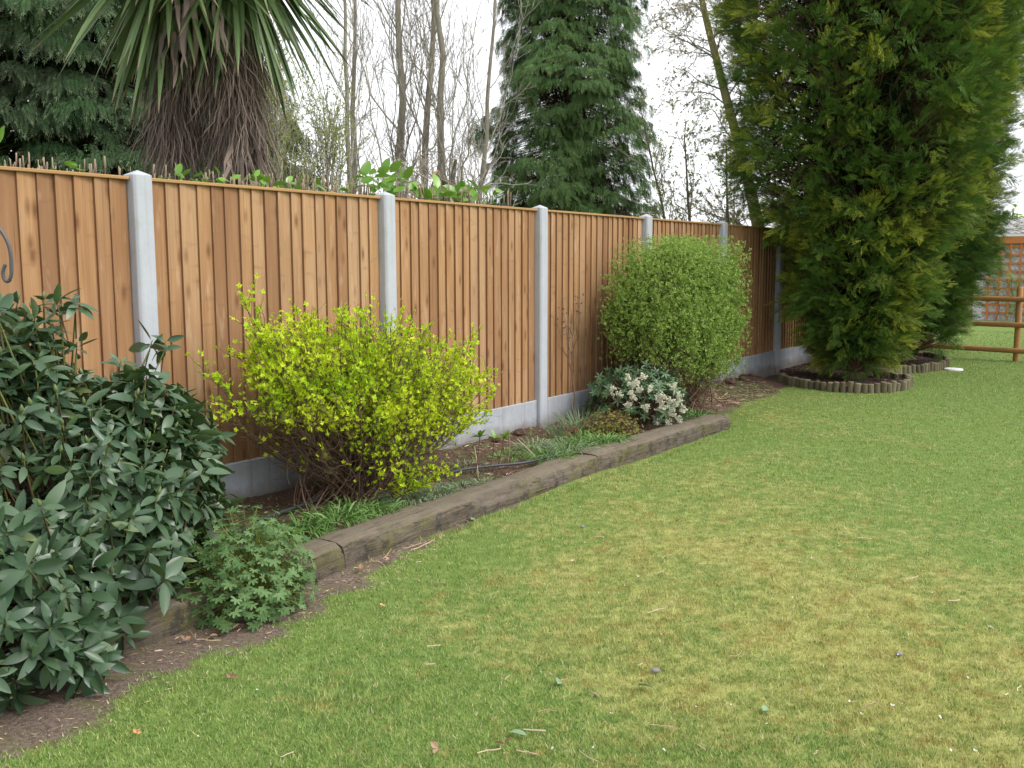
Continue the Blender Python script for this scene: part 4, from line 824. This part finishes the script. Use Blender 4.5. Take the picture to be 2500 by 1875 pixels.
# ---------------------------------------------------------------- drooping conifers
def frond(NP_=6, wl=.15):
    ps = []; 
    L = 1.; 
    for k in range(NP_):
        t = .05+.92*k/NP_; l = .42*(1-t*.62)
        for sgn in (-1, 1): ps.append(xf(simple_tpl(wl), -sgn*.62, .10*math.sin(k*2.)+.05, l, (0, t, -.10*t*t), None))
        ps[-1]['tip'] = np.clip(t+ps[-1]['V'][:, 1]*0+.0, 0, 1)*np.array([.6, .85, 1., .85]); ps[-2]['tip'] = ps[-1]['tip']
    last = xf(simple_tpl(.12), 0, 0, .38, (0, .78, -.07)); last['tip'] = np.array([.7, .9, 1.1, .9]); ps.append(last)
    return merge_tpl(ps)
FR = frond(6, .20)
def drape(acc, C_, outd, size, per, Ls, wd, seg=4, spread=.9):
    nb = len(C_); n = nb*per; ix = np.repeat(np.arange(nb), per); lat = nrm(np.cross(outd, DZ)); u = rng.uniform(-1, 1, n); v = rng.random(n)**.8
    sz = size[ix]; P = C_[ix]+lat[ix]*(u*sz*.55)[:, None]+outd[ix]*(v*sz*.55*(1-.5*u*u))[:, None]+DZ*(sz*(.16*(1-u*u)-.22*v*v))[:, None]+rng.normal(0, .02, (n, 3))*sz[:, None]
    A = outd[ix]*(.45+.4*rng.random(n))[:, None]+lat[ix]*(u*spread)[:, None]+DZ*rng.uniform(-.5, .25, n)[:, None]
    bv = rng.random(nb)[ix]*.55+rng.random(n)*.45
    A2 = nrm(outd[ix]*rng.uniform(.1, .8, n)[:, None]+lat[ix]*(u*spread*.8)[:, None]-DZ*(.35+1.3*v)[:, None]+rng.normal(0, .25, (n, 3)))
    place(acc, FR, P, A2, outd[ix]+DZ*.8+rng.normal(0, .45, (n, 3)), rng.uniform(.6, 1.25, n)*Ls, bv)
def drooper(name, base, H, Rf, z0, z1, nb, per, size, Ls, wd, mats, label, lump=.25, trunkr=.16, az=None, inner=6000):
    e = empty(name, base, label, 'tree'); base = np.array(base, float)
    a = Acc(); z = np.linspace(0, H, 12); tubes(a, (base+np.stack([np.sin(z*.4)*.05, z*0, z], -1))[None], np.linspace(trunkr, .03, 12)[None], 8)
    zz = z0+(z1-z0)*rng.random(nb)**1.25; th = rng.uniform(0, 6.283, nb) if az is None else rng.uniform(az[0], az[1], nb); q = rng.uniform(.62, 1.0, nb)
    lumpn = 1+lump*(vn(th*1.1, zz*.9, 1.3, 3)-.5)*2; R = Rf(zz)*q*lumpn; od = np.stack([np.cos(th), np.sin(th), np.zeros(nb)], -1); C_ = base+od*R[:, None]+DZ*zz[:, None]
    lim = np.stack([base+DZ*(zz[:, None]+.25*R[:, None]), base+od*(R*.5)[:, None]+DZ*(zz+.22*R)[:, None], C_+DZ*.02], 1); tubes(a, bez(lim[:, 0], lim[:, 1], lim[:, 2], 6), np.linspace(.008, .003, 6)[None], 4)
    a.build('trunk', M_brown, e)
    a = Acc(); sz = size*rng.uniform(.6, 1.4, nb); drape(a, C_, od, sz, per, Ls, wd); a.build('crown', mats[0], e)
    if inner:
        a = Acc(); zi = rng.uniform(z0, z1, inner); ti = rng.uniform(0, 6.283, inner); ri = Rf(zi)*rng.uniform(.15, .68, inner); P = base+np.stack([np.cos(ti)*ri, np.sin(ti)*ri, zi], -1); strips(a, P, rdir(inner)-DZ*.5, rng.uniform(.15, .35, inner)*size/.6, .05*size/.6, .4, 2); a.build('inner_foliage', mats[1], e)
# tall cypress in the middle
drooper('cypress_tree', (1.13, 20, 0), 10.5, lambda z: np.interp(z, [0, 2.2, 3.2, 4, 5, 6, 7.5, 10], [1.7, 1.62, 1.45, 1.38, 1.36, 1.3, 1.1, .3]), .8, 10, 2700, 22, .36, .18, .026, (M_cypress, M_cyinner), 'tall green conifer with drooping sprays standing against the white sky', lump=.45, inner=7000)
# dark cedar at the left, behind the palm
drooper('dark_cedar_tree', (-6.3, 14.2, 0), 9.5, lambda z: np.interp(z, [0, 2, 4, 7, 9], [2.3, 2.3, 2.2, 1.9, 1.4]), 1.0, 7.0, 800, 42, .60, .21, .018, (M_cedar, M_cyinner), 'dark green cedar with drooping grey tipped sprays behind the fence at left', lump=.3, inner=16000)
drooper('dark_fir_tree', (-3.9, 13.6, 0), 4.6, lambda z: np.interp(z, [0, 2, 3.2, 4.3], [1.5, 1.35, .95, .3]), .8, 4.2, 260, 40, .5, .2, .018, (M_cedar, M_cyinner), 'lower dark conifer behind the shaggy palm skirt', lump=.25, inner=3500)
# ---------------------------------------------------------------- golden conifers
def conifer(name, base, H, Rf, z0, nb, per, mat, label, sz=.27, seed=0, trunk=.11):
    e = empty(name, base, label, 'tree', 'clipped column conifers in the log edged beds'); base = np.array(base, float)
    a = Acc(); z = np.linspace(0, H, 10); tubes(a, (base+np.stack([z*0, z*0, z], -1))[None], np.linspace(trunk, .03, 10)[None], 8)
    for q in range(5):
        th = q*1.3; tubes(a, (base+np.stack([np.cos(th)*(.05+z*.05), np.sin(th)*(.05+z*.05), z*.8], -1))[None], np.linspace(.05, .02, 10)[None], 6)
    zz = z0+(H-z0)*rng.random(nb)**.95; th = rng.uniform(0, 6.283, nb); lump = 1+.16*(vn(th*1.27+seed, zz*1.1, 1.6, seed)-.5)*2; R = Rf(zz)*lump*rng.uniform(.62, 1.0, nb)**.5; od = np.stack([np.cos(th), np.sin(th), np.zeros(nb)], -1)
    Cc = base+od*R[:, None]+DZ*zz[:, None]; st = base+od*(R*.1)[:, None]+DZ*(zz-.35*R)[:, None]; st[:, 2] = np.maximum(st[:, 2], .15)
    lb = bez(st, (st+Cc)/2-DZ*.06, Cc, 6); tubes(a, lb, np.linspace(.010, .003, 6)[None], 3); a.build('trunk', M_brown, e)
    # boughs: plumes of fronds
    n = nb*per; ix = np.repeat(np.arange(nb), per); u = rng.random(n); ax = nrm(od+DZ*rng.normal(.25, .45, nb)[:, None]+rng.normal(0, .35, (nb, 3))); nu = nrm(DZ+rng.normal(0, .6, (nb, 3))); lt = nrm(np.cross(ax, nu)); pl = rng.uniform(.20, .42, nb)
    sd_ = rng.choice([-1, 1], n)*rng.random(n); P = Cc[ix]-od[ix]*.2+ax[ix]*(u*pl[ix])[:, None]+lt[ix]*(sd_*(1-u)*pl[ix]*.5)[:, None]-DZ*(u*u*pl[ix]*.12)[:, None]+rng.normal(0, .02, (n, 3)); P[:, 2] = np.maximum(P[:, 2], .16)
    A = nrm(ax[ix]*(.6+u)[:, None]+lt[ix]*(sd_*1.1)[:, None]+rng.normal(0, .22, (n, 3))); bv = rng.random(nb)[ix]*.6+rng.random(n)*.4
    a = Acc(); tp = FR; place(a, tp, P, A, nu[ix]+rng.normal(0, .35, (n, 3)), rng.uniform(.7, 1.25, n)*sz, bv)
    yl = np.clip(vn(th*2+seed*3, zz*1.2, 1.5, seed+4)*1.7-.25+rng.normal(0, .25, nb), 0, 1.2)
    a.tip[-1] = np.clip((a.tip[-1]*.5+.5)*np.repeat((.25+.95*u)*yl[ix], len(tp['V'])), 0, 1)
    a.build('crown', mat, e)
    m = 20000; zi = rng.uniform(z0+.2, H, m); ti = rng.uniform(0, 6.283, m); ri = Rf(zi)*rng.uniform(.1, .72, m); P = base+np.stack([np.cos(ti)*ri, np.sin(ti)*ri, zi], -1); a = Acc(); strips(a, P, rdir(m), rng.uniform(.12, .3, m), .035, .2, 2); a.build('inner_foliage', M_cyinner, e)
conifer('column_conifer', (4.30, 12.25, .03), 7.6, lambda z: np.interp(z, [0, .5, 1.0, 1.6, 2.1, 2.6, 3.5, 5, 6.5, 7.6], [.3, .55, .78, .93, 1.25, 1.58, 1.76, 1.80, 1.5, .5]), .25, 3300, 26, M_gold, 'big dark green column conifer with yellow tips in the front log edged bed', .115, 1)
conifer('column_conifer', (5.75, 14.5, .03), 8, lambda z: np.interp(z, [0, .5, 1.2, 2, 3.5, 5.5, 8], [.5, .85, 1.1, 1.25, 1.45, 1.55, .8]), .35, 1900, 22, M_gdark, 'second column conifer, just behind and right of the big front one', .135, 2)
conifer('column_conifer', (7.15, 16.9, .03), 8, lambda z: np.interp(z, [0, .6, 1.5, 3, 5, 8], [.4, .55, .75, .95, 1.3, 1.1]), .5, 1200, 22, M_gdark, 'farthest column conifer, darkest green, at the right edge of the row', .14, 3)

# ---------------------------------------------------------------- bare and budding trees
def tree(name, base, top, r0, label, lv1, lv2, lv3=None, leaves=None, mats=(None, None), trunk_wob=.03, m=14, cut=None, group=None, forks=None):
    e = empty(name, base, label, 'tree', group); b = np.array(base, float); t_ = np.array(top, float); u = np.linspace(0, 1, m)[:, None]
    P = b*(1-u)+t_*u; L = np.linalg.norm(t_-b); P[1:] += np.cumsum(rng.normal(0, trunk_wob, (m-1, 3))*[1, 1, .2], 0)*L/m; P = P[None]; R = np.linspace(r0, r0*.22, m)[None]
    a = Acc(); tubes(a, P, R, 10); a.build('trunk', mats[0], e, smooth=True)
    a = Acc(); b1, r1 = branches(P, R, *lv1); tubes(a, b1, r1, 6); b2, r2 = branches(b1, r1, *lv2); tubes(a, b2, r2, 4); last = b2
    if lv3: b3, r3 = branches(b2, r2, *lv3); tubes(a, b3, r3, 3); last = b3
    a.build('branches', mats[1], e)
    if leaves:
        per, tpl, s0, s1, mt, zlo, zhi, prob, nm = leaves; a = Acc()
        clusters(a, last, per, tpl, s0, s1, .1, .2, .8, lambda p: (rng.random(len(p)) < np.interp(p[:, 2], [zlo, zhi], prob))); a.build(nm, mt, e)
    return e
lf = dia_tpl(.6); G = 'bare trees beyond the fence'
up1 = lambda n, L: (n, .18, .98, L*.7, L*1.2, .50, .55, 8, .03, .2, .28, .12, .0055)
for (bx, tx, Y_, lab, r0) in ((-2.15, -2.05, 18, 'bare grey trunk, left of the twin bare trees beyond the fence', .16), (-1.86, -1.50, 18.2, 'bare grey trunk, right of the twin bare trees beyond the fence', .14), (-1.34, -1.55, 18, 'single bare grey tree between the twin trunks and the gnarled apple tree', .15)):
    tree('bare_tree', (bx, Y_, 0), (tx, Y_, 9.5), r0*.62, lab, up1(22, 2.4), (9, .1, 1., .5, 1.3, .55, .35, 6, .03, .3, .5, .2, .0055), (4, .1, 1., .18, .55, .6, .25, 4, .04, .5, .6, .25, .0045), None, (M_bare, M_twig), group=G, trunk_wob=.06)
for (bx, tx, Y_, lab, r0) in ((-3.1, -3.0, 19, 'thin bare tree far back, right of the palm crown', .08), (-2.65, -2.9, 17, 'slender leaning bare tree left of the twin trunks', .06), (-.75, -.3, 17.5, 'slender bare tree leaning toward the tall cypress', .06)):
    tree('bare_tree', (bx, Y_, 0), (tx, Y_, 8), r0, lab, up1(16, 1.9), (7, .1, 1., .4, 1.1, .55, .3, 6, .03, .3, .5, .2, .005), (4, .1, 1., .15, .5, .6, .2, 4, .04, .5, .6, .25, .004), None, (M_bare, M_twig), group=G, trunk_wob=.04)
G2 = 'thin trees with fresh spring leaves beyond the fence'
for (bx, tx, Y_, H_, lab) in ((-3.2, -3.0, 12.5, 3.9, 'slim tree in small green leaf just right of the palm skirt'), (-2.7, -2.8, 12.0, 3.5, 'slim leafy tree, second to the right of the palm skirt'), (-2.25, -2.4, 12.8, 3.4, 'low leafy tree in front of the twin bare trunks')):
    tree('leafy_sapling', (bx, Y_, 0), (tx, Y_, H_), .035, lab, (34, .25, 1., .6, 1.4, .5, .4, 7, .03, .3, .6, .2, .005), (10, .1, 1., .3, .8, .6, .15, 5, .04, .4, .5, .25, .003), None, (20, lf, .022, .042, M_spring, 1.5, 4.6, (1., .35), 'leaves'), (M_apple, M_twig), group=G2)
# gnarled apple tree
ap = tree('apple_tree', (-.62, 12.2, 0), (-.75, 12.2, 2.75), .10, 'gnarled twiggy apple tree with a sawn orange cut end above the fence', (13, .55, 1., .7, 1.5, 1.0, .25, 8, .06, .3, .5, .3, .012), (9, .15, 1., .3, .8, .8, .10, 6, .07, .4, .5, .3, .005), (5, .1, 1., .12, .4, .8, .05, 5, .08, .5, .5, .3, .0035), (3, lf, .012, .022, M_bud, 1.5, 4, (.4, .15), 'leaves'), (M_apple, M_twig), trunk_wob=.12)  # the mesh named leaves holds this tree's buds
a = Acc(); tubes(a, catmull([(-.60, 12.1, 2.15), (-.72, 11.9, 2.38), (-.90, 11.8, 2.56)], 5)[None], .045, 10); ob = a.build('sawn_limb', M_apple, ap, smooth=True); ce = np.array([-.90, 11.8, 2.56]); dd = nrm(np.array([-.18, -.1, .18])); a = Acc(); tubes(a, np.stack([ce, ce+dd*.004, ce+dd*.006])[None], np.array([[.046, .044, .001]]), 10); a.build('sawn_end', M_cut, ap)
tree('forsythia', (-.05, 11.2, 0), (-.05, 11.2, 1.9), .025, 'low twiggy bush with yellow blossom just above the fence', (14, .6, 1., .4, .75, .9, .1, 6, .05, .4, .6, .3, .005), (6, .1, 1., .15, .4, .7, .1, 4, .05, .4, .5, .3, .003), None, (6, lf, .02, .04, M_yellow, 1, 3, (.7, .7), 'blossom'), (M_apple, M_twig))
# right-hand budding trees
tree('budding_tree', (4.68, 16.2, 0), (2.68, 16, 6.8), .13, 'mossy leaning tree in bud between the cypress and the conifer row', (30, .25, 1., 1.0, 2.4, .95, -.12, 8, .04, .2, .22, .25, .007), (11, .1, 1., .35, 1.0, .7, -.2, 6, .05, .3, .5, .25, .004), (4, .1, 1., .15, .4, .7, -.1, 4, .05, .5, .5, .25, .004), (5, lf, .035, .06, M_bud, 1.5, 7, (.8, .45), 'leaves'), (barkmat('mossy_bark', (.18, .17, .06), (.34, .33, .16), 18), M_twig))  # buds again, built under the mesh name leaves
for (bx, Y_, tx, H_, lab) in ((2.9, 15, 2.55, 3.4, 'small leafy tree right of the cypress, over the fence'), (3.35, 14.5, 3.1, 3.2, 'small leafy tree against the left edge of the big conifer'), (3.15, 17, 2.2, 4.0, 'thin dark stemmed leaning tree behind the small leafy ones')):
    tree('leafy_sapling', (bx, Y_, 0), (tx, Y_, H_), .04, lab, (16, .35, 1., .6, 1.3, .6, .25, 7, .04, .3, .5, .25, .005), (7, .1, 1., .25, .6, .7, .05, 5, .05, .4, .5, .3, .0035), None, (14, lf, .03, .055, M_spring, 1.5, 3.8, (1., .5), 'leaves'), (M_apple, M_twig), group=G2)
tree('budding_tree', (12.6, 31, 0), (12.9, 31, 5.2), .07, 'faint thin tree beyond the garage roof', (20, .3, 1., .8, 1.8, .8, .1, 6, .05, .3, .5, .3, .010), (8, .1, 1., .3, .8, .7, .0, 5, .05, .4, .5, .3, .007), None, (5, lf, .05, .09, M_bud, 1, 6, (.6, .4), 'leaves'), (M_bare, M_twig))  # its leaves mesh is made of buds as well
e = Acc(); n = 900; P = np.stack([rng.normal(14.4, 1.1, n), rng.normal(30, .4, n), 2.2+np.abs(rng.normal(0, .35, n))], -1); place(e, merge_tpl([xf(dia_tpl(.6), k*1.3, .4, 1.) for k in range(4)]), P, rdir(n), DZ, rng.uniform(.06, .12, n)); P2 = bez(np.repeat(np.array([[14.4, 30, 0]]), 90, 0), P[:90]*[1, 1, .6], P[:90], 5); e2_ = empty('far_shrub', (14.4, 30, 0), 'green shrub top showing over the garage roof at the right edge', 'shrub'); e.build('leaves', M_privet, e2_); e = Acc(); tubes(e, P2, .02, 4); e.build('stems', M_brown, e2_)

# ---------------------------------------------------------------- litter lying on the lawn
R = random.Random(4)
def lit(name, cat, grp, mat, pts, label, kind, s0, s1, labels=None):
    for k, (x, y) in enumerate(pts):
        a = Acc(); z = float(gz(x, y))+.016; an = R.uniform(0, 6.28); s = R.uniform(s0, s1); A = np.array([[math.cos(an), math.sin(an), R.uniform(-.1, .25)]])
        if kind == 'leaf': place(a, leaf_tpl(.5, .35, .12, 5), np.array([[x, y, z]]), A, DZ+rng.normal(0, .3, (1, 3)), s)
        elif kind == 'bit': place(a, merge_tpl([xf(leaf_tpl(.7, .5, -.2, 3), q*2.2, .2, 1.) for q in range(2)]), np.array([[x, y, z]]), A, DZ+rng.normal(0, .4, (1, 3)), s)
        elif kind == 'twig':
            b = np.array([x, y, z]); m = 6; u = np.linspace(0, 1, m)[:, None]; P = b+A[0]*[1, 1, .25]*s*(u-.5); P = P+np.cumsum(rng.normal(0, .05*s, (m, 3)), 0)*[1, 1, .15]; tubes(a, P[None], .0013+.0014*R.random(), 5)
        else:
            u = np.linspace(0, np.pi, 6); v_ = np.linspace(0, 2*np.pi, 9)[:-1]; U_, V_ = np.meshgrid(u, v_, indexing='ij'); P = np.array([x, y, z-.003])+s*np.stack([np.sin(U_)*np.cos(V_), .7*np.sin(U_)*np.sin(V_), .5*np.cos(U_)], -1)
            i = np.arange(5)[:, None]; j = np.arange(8)[None]; a.add(P, None, np.stack([i*8+j, (i+1)*8+j, (i+1)*8+(j+1) % 8, i*8+(j+1) % 8], -1))
        a.build(name, mat, label=(labels or {}).get(k, label), cat=cat, group=grp, smooth=kind in ('leaf', 'stone'), loc=(x, y, z))
lit('fallen_leaf', 'leaf', 'green fallen leaves on the lawn', M_litg, [(1.832, 5.255), (.838, 3.134), (-.011, 2.993), (.161, 3.345), (-.241, 5.60), (.442, 3.337), (2.656, 10.011), (2.357, 9.347), (4.745, 11.0), (4.948, 11.05), (6.321, 12.66), (6.242, 12.137)], 'pale green fallen leaf lying on the lawn', 'leaf', .045, .07)
lit('fallen_leaf', 'leaf', 'orange fallen leaves on the lawn', M_lito, [(.432, 4.152), (-.027, 2.843), (.187, 3.379), (-.072, 5.471), (-1.2, 2.979), (-.571, 4.184), (2.36, 9.2)], 'small orange fallen leaf on the lawn', 'bit', .012, .020)
lit('fallen_leaf', 'leaf', 'brown fallen leaves near the lawn edge', M_litb, [(-1.506, 3.262), (-.23, 2.882), (-.025, 2.909), (-1.021, 3.413), (2.585, 6.899), (-1.3, 3.75), (-1.22, 3.80), (-1.15, 3.88), (-.74, 4.66), (-.62, 4.8)], 'crumpled brown fallen leaf on the ground', 'bit', .022, .036)
lit('petal', 'petal', 'pale petals scattered on the lawn', M_litw, [(.115, 3.99), (-1.2, 3.0), (-.135, 3.391), (.981, 5.158), (1.097, 5.204), (1.475, 3.606), (.827, 3.04), (-1.0, 2.962), (1.582, 4.664), (2.361, 10.5), (1.729, 6.732), (2.348, 5.816), (1.255, 4.253), (.91, 7.156), (-.9, 3.309), (1.2, 3.3), (1.1, 3.0), (1.42, 3.1), (1.35, 2.95), (1.65, 3.4), (.6, 3.8), (1.5, 4.0), (1.9, 4.3), (1.25, 3.75), (.3, 4.8), (2.9, 7.4), (3.3, 8.5), (5.9, 11.9), (5.6, 11.6)]+[(round(R.uniform(.1, 2.6), 2), round(2.85+3.2*R.random()**1.6, 2)) for _ in range(55)], 'tiny white petal on the lawn', 'bit', .005, .010)
lit('twig', 'twig', 'dry twigs scattered on the lawn', M_litt, [(.133, 3.443), (.48, 3.515), (.284, 3.271), (.478, 3.041), (.514, 3.013), (.114, 3.131), (.163, 2.888), (.394, 2.958), (.588, 2.884), (.234, 2.817), (.077, 3.001), (-.072, 2.868), (-.184, 2.961), (.47, 5.248), (.951, 5.051), (.646, 4.638), (.772, 4.87), (1.062, 5.013), (1.161, 3.203), (-.449, 4.52), (.711, 4.606), (-.691, 2.845), (3.528, 6.988), (1.972, 3.878), (1.95, 4.2), (.95, 4.75), (.85, 3.6), (1.3, 4.05)]+[(round(R.uniform(-.4, 2.2), 2), round(2.85+2.6*R.random()**1.5, 2)) for _ in range(22)], 'thin dry twig lying on the lawn', 'twig', .022, .08)
lit('twig', 'twig', 'dry twigs at the foot of the sleepers', M_litt, [(-.72, 4.78), (-.70, 4.80), (-.66, 4.90), (-.52, 5.05), (-.50, 5.08), (-.46, 5.10), (-1.30, 3.82), (-1.22, 3.75), (-.30, 5.48), (-.26, 5.55)], 'brown twig on the bare earth beside the sleeper', 'twig', .08, .18)
lit('pebble', 'stone', 'grey pebbles on the lawn', M_stone, [(.40, 5.459), (.527, 3.47), (1.487, 3.626)], '', 'stone', .014, .02, {0: 'dark grey pebble on the lawn in front of the sleeper joint', 1: 'grey pebble among twigs in the yellowed grass', 2: 'small pebble at the lower right of the lawn'})
